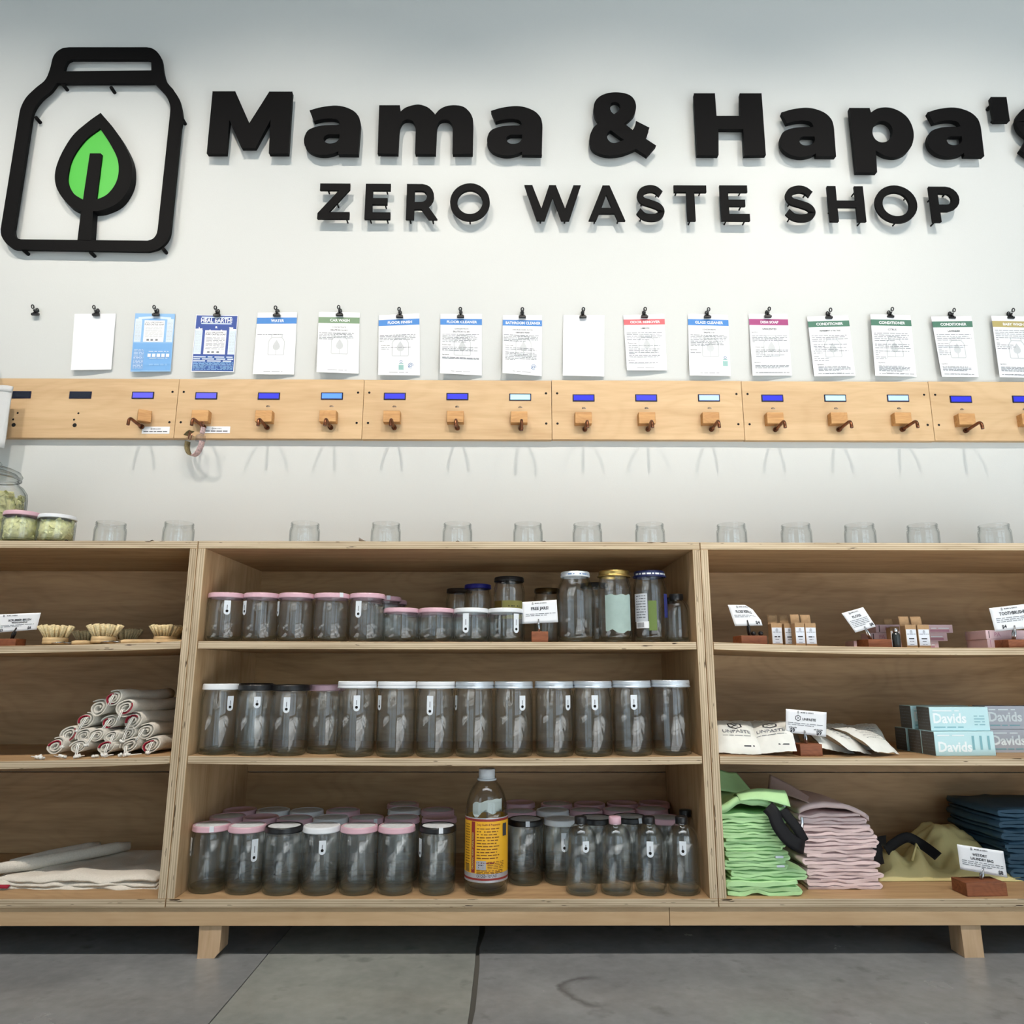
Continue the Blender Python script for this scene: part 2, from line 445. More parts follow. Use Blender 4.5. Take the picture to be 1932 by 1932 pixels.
def jar_outline(cx, cy, w, h):
    """shop emblem: outline of a jar, lid line and leaf, in print units; (cx,cy) is the middle"""
    b = [(-.5, -.46), (-.46, -.5), (.46, -.5), (.5, -.46), (.5, .14), (.44, .24), (.33, .33), (.33, .46), (.29, .5), (-.29, .5), (-.33, .46), (-.33, .33), (-.44, .24), (-.5, .14)]
    return [(cx + x*w, cy + y*h) for x, y in b]
def leaf_outline(cx, cy, w, h):
    b = [(0, .5), (.16, .33), (.36, .08), (.46, -.14), (.4, -.34), (.2, -.47), (0, -.5), (-.2, -.47), (-.4, -.34), (-.46, -.14), (-.36, .08), (-.16, .33)]
    return [(cx + x*w, cy + y*h) for x, y in b]
def emblem(p, cx, cy, w, h, m, ml=None, lw=.03):
    p.stroke(jar_outline(cx, cy, w, h), w*lw*1.6, m, True)
    p.stroke([(cx-.33*w, cy+.36*h), (cx+.33*w, cy+.36*h)], w*lw*1.4, m)
    p.poly(leaf_outline(cx, cy-.02*h, w*.5, h*.5), ml or m)
    p.stroke([(cx, cy-.25*h), (cx, cy-.5*h)], w*lw*1.4, m)

# ================================================================== room
def wall_mat():
    m = mat('wall_paint', (203, 206, 204), .75, spec=.25, bump=.06, bump_scale=260); return m
WALL = wall_mat()
struct(bxz(-6, 6, 0, .15, 0, 4, WALL).build('wall_back'))
struct(bxz(-6.15, -6, YFRONT-.12, .15, 0, 4, WALL).build('wall_left'))
struct(bxz(6, 6.15, YFRONT-.12, .15, 0, 4, WALL).build('wall_right'))
struct(bxz(-6.15, 6.15, YFRONT-.12, .15, 4, 4.1, mat('ceiling_paint', (84, 87, 90), .9)).build('ceiling'))
fw = MB(); xs = [-6] + [v for ab in sorted(WIN) for v in ab] + [6]
for i in range(0, len(xs), 2): fw.box(xs[i], xs[i+1], YFRONT-.12, YFRONT, 0, 4, WALL)
for a, b in WIN:
    fw.box(a, b, YFRONT-.12, YFRONT, 0, WZ0, WALL); fw.box(a, b, YFRONT-.12, YFRONT, WZ1, 4, WALL)
struct(fw.build('wall_front'))
FRM = mat('dark_window_frame', (40, 42, 44), .5)
for i, (a, b) in enumerate(WIN):
    wf = MB()
    for x in (a, a+(b-a)/3, a+2*(b-a)/3, b-.05): wf.box(x, x+.05, YFRONT-.09, YFRONT-.03, WZ0, WZ1, FRM)
    for z in (WZ0, 1.9, WZ1-.05): wf.box(a, b, YFRONT-.085, YFRONT-.035, z, z+.05, FRM)
    struct(wf.build('window_%d' % (i+1)))

def concrete(name, c1, c2, stain=False):
    m = bpy.data.materials.new(name); m.use_nodes = True; nt = m.node_tree; L = nt.links.new
    p = nt.nodes['Principled BSDF']; p.inputs['Specular IOR Level'].default_value = .4
    tc = nt.nodes.new('ShaderNodeTexCoord')
    n = nt.nodes.new('ShaderNodeTexNoise'); n.inputs['Scale'].default_value = 3.2; n.inputs['Detail'].default_value = 8; n.inputs['Roughness'].default_value = .62
    n2 = nt.nodes.new('ShaderNodeTexNoise'); n2.inputs['Scale'].default_value = 38; n2.inputs['Detail'].default_value = 6
    L(tc.outputs['Object'], n.inputs['Vector']); L(tc.outputs['Object'], n2.inputs['Vector'])
    ma = nt.nodes.new('ShaderNodeMath'); ma.operation = 'MULTIPLY_ADD'; ma.inputs[1].default_value = .3
    L(n2.outputs['Fac'], ma.inputs[0]); L(n.outputs['Fac'], ma.inputs[2])
    r = nt.nodes.new('ShaderNodeValToRGB'); r.color_ramp.elements[0].position = .42; r.color_ramp.elements[1].position = .86
    r.color_ramp.elements[0].color = lin(c1); r.color_ramp.elements[1].color = lin(c2); L(ma.outputs[0], r.inputs['Fac'])
    last = r.outputs['Color']
    n3 = nt.nodes.new('ShaderNodeTexNoise'); n3.inputs['Scale'].default_value = 15; n3.inputs['Detail'].default_value = 3
    L(tc.outputs['Object'], n3.inputs['Vector'])
    vr = nt.nodes.new('ShaderNodeValToRGB'); vr.color_ramp.elements[0].position = .62; vr.color_ramp.elements[1].position = .78
    vr.color_ramp.elements[0].color = (0, 0, 0, 1); vr.color_ramp.elements[1].color = (.5, .5, .5, 1)
    L(n3.outputs['Fac'], vr.inputs['Fac'])
    fac = vr.outputs['Color']
    mx = nt.nodes.new('ShaderNodeMix'); mx.data_type = 'RGBA'; L(fac, mx.inputs[0]); L(last, mx.inputs[6]); mx.inputs[7].default_value = lin((72, 74, 74))
    last = mx.outputs[2]
    if stain:   # curved scuff left by a dragged foot: a crescent
        s = nt.nodes.new('ShaderNodeVectorMath'); s.operation = 'DISTANCE'; q = on(1150, 1858, 0); s.inputs[1].default_value = (q.x, q.y, 0)
        wv = nt.nodes.new('ShaderNodeVectorMath'); wv.operation = 'MULTIPLY_ADD'; wv.inputs[1].default_value = (.05, .05, 0)
        L(n3.outputs['Color'], wv.inputs[0]); L(tc.outputs['Object'], wv.inputs[2]); 
        L(wv.outputs[0], s.inputs[0])
        rr = nt.nodes.new('ShaderNodeValToRGB'); e = rr.color_ramp.elements; e[0].position = .052; e[0].color = (0, 0, 0, 1); e[1].position = .066; e[1].color = (.55, .55, .55, 1)
        z = e.new(.078); z.color = (0, 0, 0, 1)
        L(s.outputs['Value'], rr.inputs['Fac'])
        sx = nt.nodes.new('ShaderNodeSeparateXYZ'); L(tc.outputs['Object'], sx.inputs[0])
        lt = nt.nodes.new('ShaderNodeMapRange'); lt.inputs['From Min'].default_value = q.x-.005; lt.inputs['From Max'].default_value = q.x-.05
        L(sx.outputs[0], lt.inputs['Value'])
        mm = nt.nodes.new('ShaderNodeMath'); mm.operation = 'MULTIPLY'; L(rr.outputs['Color'], mm.inputs[0]); L(lt.outputs[0], mm.inputs[1])
        m3 = nt.nodes.new('ShaderNodeMix'); m3.data_type = 'RGBA'; L(mm.outputs[0], m3.inputs[0]); L(last, m3.inputs[6]); m3.inputs[7].default_value = lin((50, 48, 47))
        last = m3.outputs[2]
    L(last, p.inputs['Base Color'])
    rg = nt.nodes.new('ShaderNodeMapRange'); rg.inputs['To Min'].default_value = .16; rg.inputs['To Max'].default_value = .34; L(n.outputs['Fac'], rg.inputs['Value']); L(rg.outputs[0], p.inputs['Roughness'])
    b = nt.nodes.new('ShaderNodeBump'); b.inputs['Strength'].default_value = .12; b.inputs['Distance'].default_value = .004; L(n2.outputs['Fac'], b.inputs['Height']); L(b.outputs['Normal'], p.inputs['Normal'])
    return m
fl = struct(bxz(-6.15, 6.15, -6.15, .15, -.12, -.004, mat('joint_filler', (84, 82, 76), .9)).build('floor'))
def slab_edge(x, wob):   # ragged joint edge along Y
    return [(x + wob*noise.noise(Vector((x*9, k*.9, 3))), -6.15 + 6.3*k/60) for k in range(61)]
J1, J2 = -.528, -.060
cA, cB, cC = (concrete('concrete_smooth', (117, 120, 121), (150, 152, 153)), concrete('concrete_patch', (131, 134, 130), (161, 164, 158)),
              concrete('concrete_worn', (120, 122, 123), (152, 154, 155), True))
def slab(le, re, m):
    b = MB(); pts = le + re[::-1]; b.prism([pts], lambda a, c, d: Vector((a, c, d)), -.0125, 0, m); return b.build('floor_slab', fl)
slab([(-6.15, -6.15), (-6.15, .15)], slab_edge(J1-.0012, .003), cA)
slab(slab_edge(J1+.0012, .003), slab_edge(J2-.007, .006), cB)
slab(slab_edge(J2+.004, .016), [(6.15, -6.15), (6.15, .15)], cC)

# ================================================================== sign
YF = -.035
def sign_letter(name, contours, label, thick, pins, pin_r=.003):
    """contours in world XZ at the letter's own plane"""
    xs = [p[0] for p in contours[0]]; zs = [p[1] for p in contours[0]]
    ox, oz = sum(xs)/len(xs), min(zs)
    t = thing(name, label, 'sign letter', (ox, 0, oz), 'raised black letters of the wall sign')
    b = MB(); b.prism([[(x-ox, z-oz) for x, z in c] for c in contours], lambda a, c, d: Vector((a, d, c)), YF, YF+thick, BLACKP)
    b.build('letter_face', t, bevel=.0008, seg=1)
    for (x, z) in pins:
        p = MB(); p.tube([(x-ox, YF+thick*.5, z-oz), (x-ox, 0, z-oz)], pin_r, BLACKP, 8); p.build('standoff', t)
    return t
def tr(pts, k, ox, oy):   # crop pixels -> world XZ on the letters' front plane
    o = []
    for p in pts:
        q = at(ox + p[0]/k, oy + p[1]/k, YF); o.append((q.x, q.z) + tuple(p[2:]))
    return o
c = 'c'
A_OUT = tr([(150, 412, c), (340, 355), (570, 325), (760, 345), (950, 420), (1070, 530), (1118, 640), (1135, 720, c), (1195, 1220, c), (832, 1215, c), (822, 1160, c),
            (740, 1202), (600, 1230), (450, 1220), (300, 1165), (190, 1060), (150, 930), (180, 800), (260, 738), (400, 695), (580, 682), (690, 684, c), (752, 668, c), (715, 605), (640, 568), (520, 560), (390, 575), (262, 610, c)], 9.807, 1735, 170)
A_IN = tr([(780, 850, c), (785, 930), (735, 995), (630, 1015), (545, 990), (507, 930), (520, 880), (575, 850, c)], 9.807, 1735, 170)
def sm(c): return smooth_path(c, 5)
def a_at(px, py, label):
    q = at(px, py, YF); r = A_OUT[8]; dx, dz = q.x-r[0], q.z-r[1]
    o = [(x+dx, z+dz) + tuple(rest) for x, z, *rest in A_OUT]; i = [(x+dx, z+dz) + tuple(rest) for x, z, *rest in A_IN]
    sign_letter('letter_a', [sm(o), sm(i)], label, .017, [(q.x-.06, q.z+.05), (q.x-.05, q.z+.15)])
def straight(pts, k, ox, oy):   # square an upright letter: average its column and row lines
    return tr(pts, k, ox, oy)
M_ = tr([(62, 95, c), (186, 95, c), (265, 271, c), (375, 97, c), (502, 97, c), (480, 438, c), (373, 438, c), (381, 254, c), (297, 406, c), (222, 406, c), (155, 254, c), (137, 438, c), (30, 438, c)], 2.927, 380, 140)
sign_letter('letter_m', [[(p[0], p[1]) for p in M_]], 'large black capital M that opens the shop name, next to the jar emblem', .016, [(-.99, 2.4), (-.8, 2.4), (-.99, 2.55), (-.79, 2.55)])
a_at(675.7, 291.3, 'black lowercase a between the big M and the lowercase m of the sign')
m_ = tr([(105, 230, c), (475, 230, c), (490, 345, c), (600, 265), (800, 217), (960, 255), (1060, 330), (1120, 400, c), (1200, 310), (1330, 245), (1500, 230), (1650, 265), (1760, 370), (1808, 490), (1815, 600, c), (1805, 1115, c), (1440, 1115, c), (1443, 660, c),
         (1425, 575), (1375, 510), (1300, 490), (1210, 515), (1162, 590), (1147, 690, c), (1130, 1112, c), (757, 1112, c), (768, 680, c), (752, 590), (710, 515), (630, 490), (540, 515), (482, 605), (463, 700, c), (443, 1110, c), (72, 1106, c)], 9.66, 705, 175)
sign_letter('letter_m', [sm(m_)], 'wide black lowercase m with two arches in the upper line of the sign', .016, [(-.42, 2.4), (-.28, 2.4), (-.15, 2.4)])
a_at(1022.3, 292, 'black lowercase a just before the ampersand of the sign')
amp = tr([(940, 880, c), (1080, 770), (1190, 640), (1225, 460), (1180, 300), (1070, 190), (900, 135), (700, 120), (500, 150), (330, 230), (222, 360), (192, 540), (235, 720), (330, 855, c), (200, 970), (115, 1130), (94, 1280), (135, 1450), (250, 1565), (450, 1638), (650, 1650), (880, 1620), (1080, 1550), (1215, 1490, c),
          (1490, 1665, c), (1708, 1412, c), (1452, 1245, c), (1508, 1120), (1545, 978, c), (1225, 817, c), (1198, 940), (1145, 1038, c)], 12.88, 1105, 165)
h1 = tr([(625, 385), (720, 352), (815, 395), (840, 490), (775, 590), (690, 652, c), (622, 595), (592, 500)], 12.88, 1105, 165)
h2 = tr([(605, 1036, c), (528, 1120), (530, 1235), (610, 1325), (720, 1343), (850, 1300), (928, 1270, c)], 12.88, 1105, 165)
sign_letter('ampersand', [sm(amp), sm(h1), sm(h2)], 'black ampersand in the middle of the large sign line', .016, [(.37, 2.42), (.42, 2.55)])
H_ = tr([(1250, 130), (1390, 130), (1402, 282), (1563, 282), (1560, 130), (1705, 130), (1735, 545), (1590, 547), (1583, 372), (1415, 370), (1415, 547), (1272, 546)], 3.578, 960, 140)
sign_letter('letter_h', [H_], 'large black capital H right after the ampersand', .016, [(.68, 2.4), (.85, 2.4), (.67, 2.55), (.85, 2.55)])
a_at(1577.3, 295, 'black lowercase a squeezed between the capital H and the p')
p_ = tr([(100, 178, c), (585, 180, c), (620, 288, c), (760, 200), (950, 165), (1150, 190), (1350, 280), (1520, 430), (1630, 650), (1660, 870), (1610, 1090), (1490, 1260), (1320, 1350), (1150, 1370), (950, 1330), (740, 1220, c), (768, 1742, c), (266, 1738, c)], 12.88, 1595, 190)
ph = tr([(905 + 243*math.cos(t*PI/8), 750 + 258*math.sin(t*PI/8)) for t in range(16)], 12.88, 1595, 190)
sign_letter('letter_p', [sm(p_), sm(ph)], 'black lowercase p, the only sign letter dipping below its line', .016, [(1.19, 2.3), (1.2, 2.48), (1.33, 2.45)])
a_at(1856.9, 294.4, 'black lowercase a standing just before the apostrophe')
ap = tr([(1318, 130), (1605, 130), (1668, 572), (1390, 575)], 9.807, 1735, 170)
sign_letter('apostrophe', [ap], 'small slanting black apostrophe near the end of the shop name', .016, [(1.668, 2.53), (1.678, 2.48)], .006)
def thick_path(pts, wd, n=6):
    P = [Vector(p) for p in smooth_path(pts, n, False)]; A = []; B = []
    for i in range(len(P)):
        d = (P[min(i+1, len(P)-1)]-P[max(i-1, 0)]).normalized(); q = Vector((-d.y, d.x))*wd/2; A.append(tuple(P[i]+q)); B.append(tuple(P[i]-q))
    return A + B[::-1]
S_PATH = [(.88, .76), (.7, .88), (.48, .91), (.24, .85), (.13, .71), (.22, .57), (.5, .49), (.78, .4), (.88, .26), (.76, .13), (.5, .09), (.24, .13), (.05, .27)]
q = at(1931, 297, YF); k = .19
sign_letter('letter_s', [[(q.x + x*k*.85, q.z + z*k) for x, z in thick_path(S_PATH, .33)]], 'black lowercase s cut off at the far end of the shop name', .016, [(q.x+.1, q.z+.1)])

# lower line: cap height 1
R_ARC = [(.42 + .33*math.cos(a), .655 + .345*math.sin(a)) for a in [(-.42+t*.1)*PI for t in range(10)]]
RI = [(.41 + .145*math.cos(a), .655 + .155*math.sin(a)) for a in [(-.5+t*.125)*PI for t in range(9)]]
circ = lambda r: [(.54 + r*math.cos(t*PI/18), .5 + r*math.sin(t*PI/18)) for t in range(36)]
UP = {
 'Z': [[(0, 1), (.88, 1), (.88, .84), (.3, .19), (.9, .19), (.9, 0), (-.03, 0), (-.03, .16), (.56, .81), (0, .81)]],
 'E': [[(0, 0), (.76, 0), (.76, .19), (.22, .19), (.22, .41), (.66, .41), (.66, .595), (.22, .595), (.22, .81), (.74, .81), (.74, 1), (0, 1)]],
 'R': [[(0, 0), (.22, 0), (.22, .28), (.42, .28), (.62, 0), (.86, 0), (.62, .34)] + R_ARC[1:] + [(.42, 1), (0, 1)], [(.22, .5)] + RI + [(.22, .81)]],
 'O': [circ(.53), circ(.335)],
 'W': [[(0, 1), (.22, 1), (.47, .34), (.7, 1), (.88, 1), (1.13, .34), (1.38, 1), (1.58, 1), (1.24, 0), (1.02, 0), (.79, .65), (.56, 0), (.34, 0)]],
 'A': [[(0, 0), (.22, 0), (.31, .2), (.76, .2), (.85, 0), (1.07, 0), (.635, 1), (.435, 1)], [(.385, .37), (.685, .37), (.535, .74)]],
 'S': [thick_path([(x*.9, z*1.0) for x, z in S_PATH], .2)],
 'T': [[(.33, 0), (.55, 0), (.55, .81), (.88, .81), (.88, 1), (0, 1), (0, .81), (.33, .81)]],
 'H': [[(0, 0), (.22, 0), (.22, .4), (.7, .4), (.7, 0), (.92, 0), (.92, 1), (.7, 1), (.7, .59), (.22, .59), (.22, 1), (0, 1)]],
 'P': [[(0, 0), (.22, 0), (.22, .3), (.42, .3)] + R_ARC[1:] + [(.42, 1), (0, 1)], [(.22, .5)] + RI + [(.22, .81)]],
}
PIN = {'Z': [(.2, .9), (.5, .5), (.8, .06)], 'E': [(.6, .9), (.58, .48), (.15, .06), (.65, .06)], 'R': [(.5, .9), (.1, .06), (.72, .06)], 'O': [(.2, .82), (.9, .8), (.54, .06)], 'W': [(.1, .9), (.45, .1), (1.13, .1)],
       'A': [(.2, .1), (.88, .1), (.53, .9)], 'S': [(.7, .86), (.2, .6), (.15, .16)], 'T': [(.1, .9), (.75, .9), (.42, .06)], 'H': [(.75, .9), (.1, .4), (.82, .06)], 'P': [(.1, .75), (.1, .06), (.5, .9)]}
row = [('Z', 600, 660, 413, 'black capital Z that opens the lower sign line'), ('E', 688.5, 737, 413.5, 'black capital E beside the Z in the lower sign line'), ('R', 766.5, 826, 414, 'black capital R with a straight leg in the lower sign line'),
       ('O', 849, 924, 414.5, 'round black O that ends the word beginning with Z'), ('W', 989.5, 1096.5, 416, 'black capital W, the widest letter of the lower sign line'), ('A', 1110, 1179, 416.5, 'black capital A, only pointed-top letter of the lower line'),
       ('S', 1200.5, 1253.5, 416.5, 'black capital S between the A and the T of the lower line'), ('T', 1273, 1334.5, 416.5, 'black capital T of the lower sign line'), ('E', 1360, 1413.5, 416.5, 'black capital E beside the T in the lower sign line'),
       ('S', 1481, 1538, 417.5, 'black capital S that opens the last word of the sign'), ('H', 1564, 1632, 418, 'black capital H of the lower sign line, under the big a'), ('O', 1652, 1731.5, 418.5, 'round black O between the H and the P of the last word'),
       ('P', 1757, 1812.5, 419, 'black capital P that ends the lower sign line')]
for ch, x0, x1, yb, lab in row:
    q0 = at(x0, yb - 25, YF); q1 = at(x1, yb - 25, YF); zb = at((x0+x1)/2, yb, YF).z; cap = at((x0+x1)/2, yb-66.5, YF).z - zb
    cs = UP[ch]; mn = min(p[0] for p in cs[0]); mx = max(p[0] for p in cs[0]); k = (q1.x-q0.x)/(mx-mn)
    if ch in 'OS': zb += .0
    f = lambda p: (q0.x + (p[0]-mn)*k, zb + p[1]*cap)
    sign_letter('letter_' + ch.lower(), [[f(p) for p in cc] for cc in cs], lab, .008, [f(p) for p in PIN[ch]], .0026)

# jar emblem
def trE(pts):
    o = []
    for p in pts:
        q = at(p[0]/3.864, 50 + p[1]/3.864, YF+.006); o.append((q.x, q.z) + tuple(p[2:]))
    return o
t0 = at(175, 470, YF)
em = thing('jar_emblem', 'large black jar outline emblem with a green leaf inside, on the wall', 'sign emblem', (t0.x, 0, t0.z))
loc3 = lambda a, cc, d: Vector((a - t0.x, d, cc - t0.z))
JO = trE([(505, 152, c), (1068, 152, c), (1108, 160), (1148, 188), (1180, 240), (1192, 320), (1215, 400), (1270, 470), (1310, 540), (1332, 650), (1320, 740, c), (1245, 1480, c), (1235, 1530), (1205, 1580), (1150, 1622), (1080, 1640, c), (150, 1625, c), (95, 1618), (45, 1580), (12, 1530), (5, 1480, c), (135, 680, c), (150, 600), (190, 520), (260, 450), (330, 390), (365, 310), (385, 230), (412, 188), (455, 160)])
JI1 = trE([(522, 238, c), (1076, 238, c), (1094, 244), (1102, 262, c), (1102, 318, c), (468, 325, c), (476, 285), (494, 252)])
JI2 = trE([(415, 412, c), (1125, 410, c), (1200, 490), (1238, 570), (1238, 640, c), (1148, 1480, c), (1138, 1515), (1114, 1545), (1075, 1560, c), (150, 1550, c), (122, 1540), (106, 1515), (103, 1480, c), (225, 700, c), (245, 610), (300, 530), (370, 470)])
b = MB(); b.prism([sm(JO), sm(JI1), sm(JI2)], loc3, YF+.006, YF+.017, BLACKP); b.build('jar_outline', em, bevel=.0008, seg=1)
LO = trE([(735, 632, c), (850, 770), (940, 930), (965, 1050), (945, 1170), (870, 1280), (760, 1335), (680, 1347, c), (665, 1560, c), (567, 1556, c), (592, 1345, c), (500, 1300), (420, 1190), (402, 1080), (440, 950), (530, 800), (640, 700)])
LI = trE([(730, 745, c), (800, 850), (855, 960), (865, 1060), (840, 1150), (780, 1225), (704, 1262, c), (745, 935, c), (735, 925, c), (655, 925, c), (605, 1262, c), (540, 1220), (500, 1150), (498, 1080), (530, 960), (620, 830)])
b = MB(); b.prism([sm(LO), sm(LI)], loc3, YF+.005, -.001, BLACKP); b.build('leaf_frame', em, bevel=.0006, seg=1)
b = MB(); b.prism([[(x, z) for x, z, *_ in sm(trE([(730, 720), (880, 960), (885, 1090), (800, 1240), (650, 1290), (540, 1240), (480, 1120), (500, 960), (620, 800)]))]], loc3, YF+.011, -.004, GREEN); o = b.build('leaf_panel', em); o['label'] = 'bright green leaf fill'
for x, y in [(450, 400), (800, 420), (250, 640), (1320, 650), (1180, 1600), (650, 1625), (160, 1610)]:
    q = at(x/3.864, 50+y/3.864, YF); b = MB(); b.tube([loc3(q.x, q.z-.004, YF+.010), loc3(q.x, q.z-.004, 0)], .0062, BLACKP, 8); b.build('standoff', em)

# ================================================================== hanging sheets and clips
HB = {k: mat('band_' + k, v, .75) for k, v in dict(blue=(74, 132, 200), green=(122, 148, 118), red=(212, 104, 110), plum=(160, 72, 122), teal=(76, 118, 100), olive=(172, 158, 100)).items()}
BLUEL = mat('light_blue_print', (140, 184, 226), .8); BLUEM = mat('mid_blue_print', (116, 168, 220), .8); BLUEXL = mat('pale_blue_print', (214, 228, 244), .8)
NAVY = mat('navy_blue_print', (62, 84, 152), .8); NAVYD = mat('deep_blue_print', (58, 92, 160), .8)
ECO = mat('grey_green_print', (150, 188, 184), .8); SEAL = mat('seal_blue_print', (92, 128, 172), .8)
CL = [(266, 1), (727, 1), (1184, 1), (1646, 1), (252+1850, 1), (728+1850, 1), (1186+1850, 1), (1648+1850, 1)]
G = 'product sheets clipped on the wall'
SH = [ # crop origin/scale, corners TL TR BR BL, spec
 ('s1', 0, [(566, 130), (880, 127), (845, 552), (537, 557)], None, 'blank white sheet hanging beside the light blue sheet'),
 ('s2', 0, [(1028, 125), (1330, 130), (1295, 567), (990, 568)], 'LB', 'light blue printed sheet with a pale soap label at its top'),
 ('s3', 0, [(1490, 135), (1808, 140), (1775, 572), (1450, 568)], 'NB', 'dark blue printed sheet headed HEAL EARTH!'),
 ('s4', 1, [(105, 120), (405, 118), (380, 590), (67, 588)], ('WATER', 'blue', None, None, [(.365, .04, .68)], [], 0), 'white sheet headed WATER on a blue band'),
 ('s5', 1, [(570, 115), (880, 120), (872, 583), (552, 572)], ('CAR WASH', 'green', 'CONCENTRATE', 'DILUTE 20:1 to 64:1', [(.35, .03, .88), (.375, .03, .85), (.4, .03, .84), (.425, .03, .86), (.45, .03, .38)], [], 0), 'white sheet headed CAR WASH on a green band'),
 ('s6', 1, [(1025, 140), (1333, 125), (1338, 597), (1020, 593)], ('FLOOR FINISH', 'blue', None, None, [(.345, .03, .9), (.37, .03, .9), (.395, .03, .9), (.42, .03, .84), (.445, .03, .13), (.55, .07, .78), (.575, .07, .26)], [(.515, .07, .4)], 3), 'white sheet headed FLOOR FINISH on a blue band'),
 ('s7', 1, [(1493, 130), (1808, 130), (1808, 598), (1490, 580)], ('FLOOR CLEANER', 'blue', 'CONCENTRATE', 'DILUTE 20:1 to 64:1', [(.345, .05, .93), (.37, .05, .84), (.395, .05, .89), (.42, .05, .9), (.445, .05, .83), (.47, .05, .62), (.56, .05, .9), (.585, .05, .8), (.61, .05, .92), (.73, .05, .93), (.745, .05, .93)], [(.52, .05, .37), (.685, .05, .3)], 0), 'white sheet headed FLOOR CLEANER on a blue band'),
 ('s8', 2, [(115, 138), (413, 140), (412, 603), (113, 578)], ('BATHROOM CLEANER', 'blue', 'DESCALES HARD WATER', 'DEPOSITS TOO!', [(.345, .03, .93), (.37, .03, .9), (.395, .03, .9), (.42, .03, .9), (.445, .03, .6), (.565, .07, .83), (.59, .07, .86), (.64, .07, .83), (.665, .07, .88), (.69, .07, .88), (.715, .07, .86), (.74, .07, .86), (.765, .07, .32)], [(.525, .06, .4)], 2), 'white sheet headed BATHROOM CLEANER on a blue band'),
 ('s9', 2, [(575, 138), (887, 138), (885, 605), (570, 598)], None, 'blank white sheet hanging beside the ODOR REMOVER sheet'),
 ('s10', 2, [(1030, 138), (1342, 132), (1363, 560), (1058, 558)], ('ODOR REMOVER', 'red', 'LEMON', None, [(.33, .05, .92), (.36, .05, .86), (.39, .05, .92), (.42, .05, .85), (.45, .05, .6), (.56, .08, .86), (.59, .08, .32), (.62, .08, .84), (.65, .08, .8), (.68, .08, .82), (.705, .08, .24), (.735, .08, .84), (.765, .08, .8), (.87, .06, .78)], [(.515, .07, .4), (.82, .05, .3)], 0), 'white sheet headed ODOR REMOVER on a red band'),
 ('s11', 2, [(1520, 130), (1826, 137), (1847, 602), (1533, 597)], ('GLASS CLEANER', 'blue', 'CONCENTRATE', 'DILUTE 1:10', [(.345, .05, .88), (.37, .05, .95), (.395, .05, .93), (.42, .05, .93), (.445, .05, .85), (.47, .05, .83), (.495, .05, .86), (.52, .05, .48), (.63, .04, .3)], [(.585, .04, .3)], 1), 'white sheet headed GLASS CLEANER on a blue band'),
 ('s12', 3, [(113, 112), (370, 115), (400, 520), (140, 520)], ('DISH SOAP', 'plum', 'UNSCENTED', None, [(.36, .05, .95), (.385, .05, .95), (.41, .05, .86), (.435, .05, .94), (.46, .05, .14), (.59, .12, .95), (.615, .12, .93), (.64, .12, .3), (.67, .12, .86), (.695, .12, .5), (.84, .08, .94), (.86, .08, .93), (.88, .08, .7), (.955, .08, .95)], [(.3, .04, .66), (.545, .12, .45), (.79, .06, .33)], 0), 'white sheet headed DISH SOAP on a plum band'),
 ('s13', 3, [(500, 130), (772, 122), (820, 522), (547, 525)], ('CONDITIONER', 'teal', 'PEPPERMINT & TEA TREE', None, [(.33, .05, .9), (.36, .05, .86), (.39, .05, .92), (.42, .05, .35), (.48, .07, .88), (.51, .07, .33), (.535, .09, .85), (.565, .09, .65), (.59, .05, .9), (.62, .05, .26), (.68, .05, .16), (.71, .05, .4), (.74, .05, .4), (.85, .12, .85), (.87, .12, .9), (.89, .12, .9), (.91, .12, .65), (.96, .1, .96)], [(.81, .1, .4)], 0), 'white CONDITIONER sheet with PEPPERMINT & TEA TREE under a teal band'),
 ('s14', 3, [(917, 115), (1182, 120), (1223, 527), (950, 522)], ('CONDITIONER', 'teal', 'CITRUS', None, [(.31, .05, .88), (.34, .05, .93), (.37, .05, .86), (.4, .05, .88), (.43, .05, .55), (.49, .05, .9), (.52, .05, .88), (.55, .05, .92), (.6, .05, .9), (.63, .05, .16), (.66, .05, .12), (.7, .05, .34), (.725, .05, .33), (.84, .1, .72), (.86, .1, .86), (.88, .1, .84), (.9, .1, .84), (.92, .1, .68), (.965, .1, .95)], [(.79, .1, .34)], 0), 'white CONDITIONER sheet with CITRUS under a teal band'),
 ('s15', 3, [(1318, 130), (1585, 127), (1633, 530), (1390, 527)], ('CONDITIONER', 'teal', 'LAVENDER', None, [(.31, .05, .92), (.34, .05, .85), (.37, .05, .93), (.4, .05, .62), (.46, .04, .32), (.495, .04, .8), (.52, .04, .72), (.55, .04, .12), (.58, .04, .26), (.61, .04, .34), (.64, .04, .33), (.84, .06, .74), (.86, .06, .82), (.88, .06, .82), (.9, .06, .7), (.96, .08, .9)], [(.79, .05, .3)], 0), 'white CONDITIONER sheet with LAVENDER under a teal band'),
 ('s16', 3, [(1715, 125), (1980, 130), (2035, 537), (1772, 530)], ('BABY WASH', 'olive', None, None, [(.24, .04, .95), (.27, .04, .95), (.3, .04, .95), (.33, .04, .95), (.36, .04, .95), (.39, .04, .1), (.45, .04, .14), (.48, .04, .45), (.51, .04, .5), (.54, .04, .4), (.84, .06, .9), (.86, .06, .9), (.88, .06, .9), (.9, .06, .9), (.96, .06, .95)], [(.79, .05, .4)], 0), 'white sheet headed BABY WASH on an olive band'),
]
ORG = [(4.025, 0, 560), (4.025, 460, 560), (4.025, 920, 560), (3.5, 1380, 560)]
SW, SHH = .140, .216
lift = {'s5': .03, 's7': .026, 's8': .034, 's6': .014, 's15': .02, 's14': .02, 's16': .018, 's13': .012}
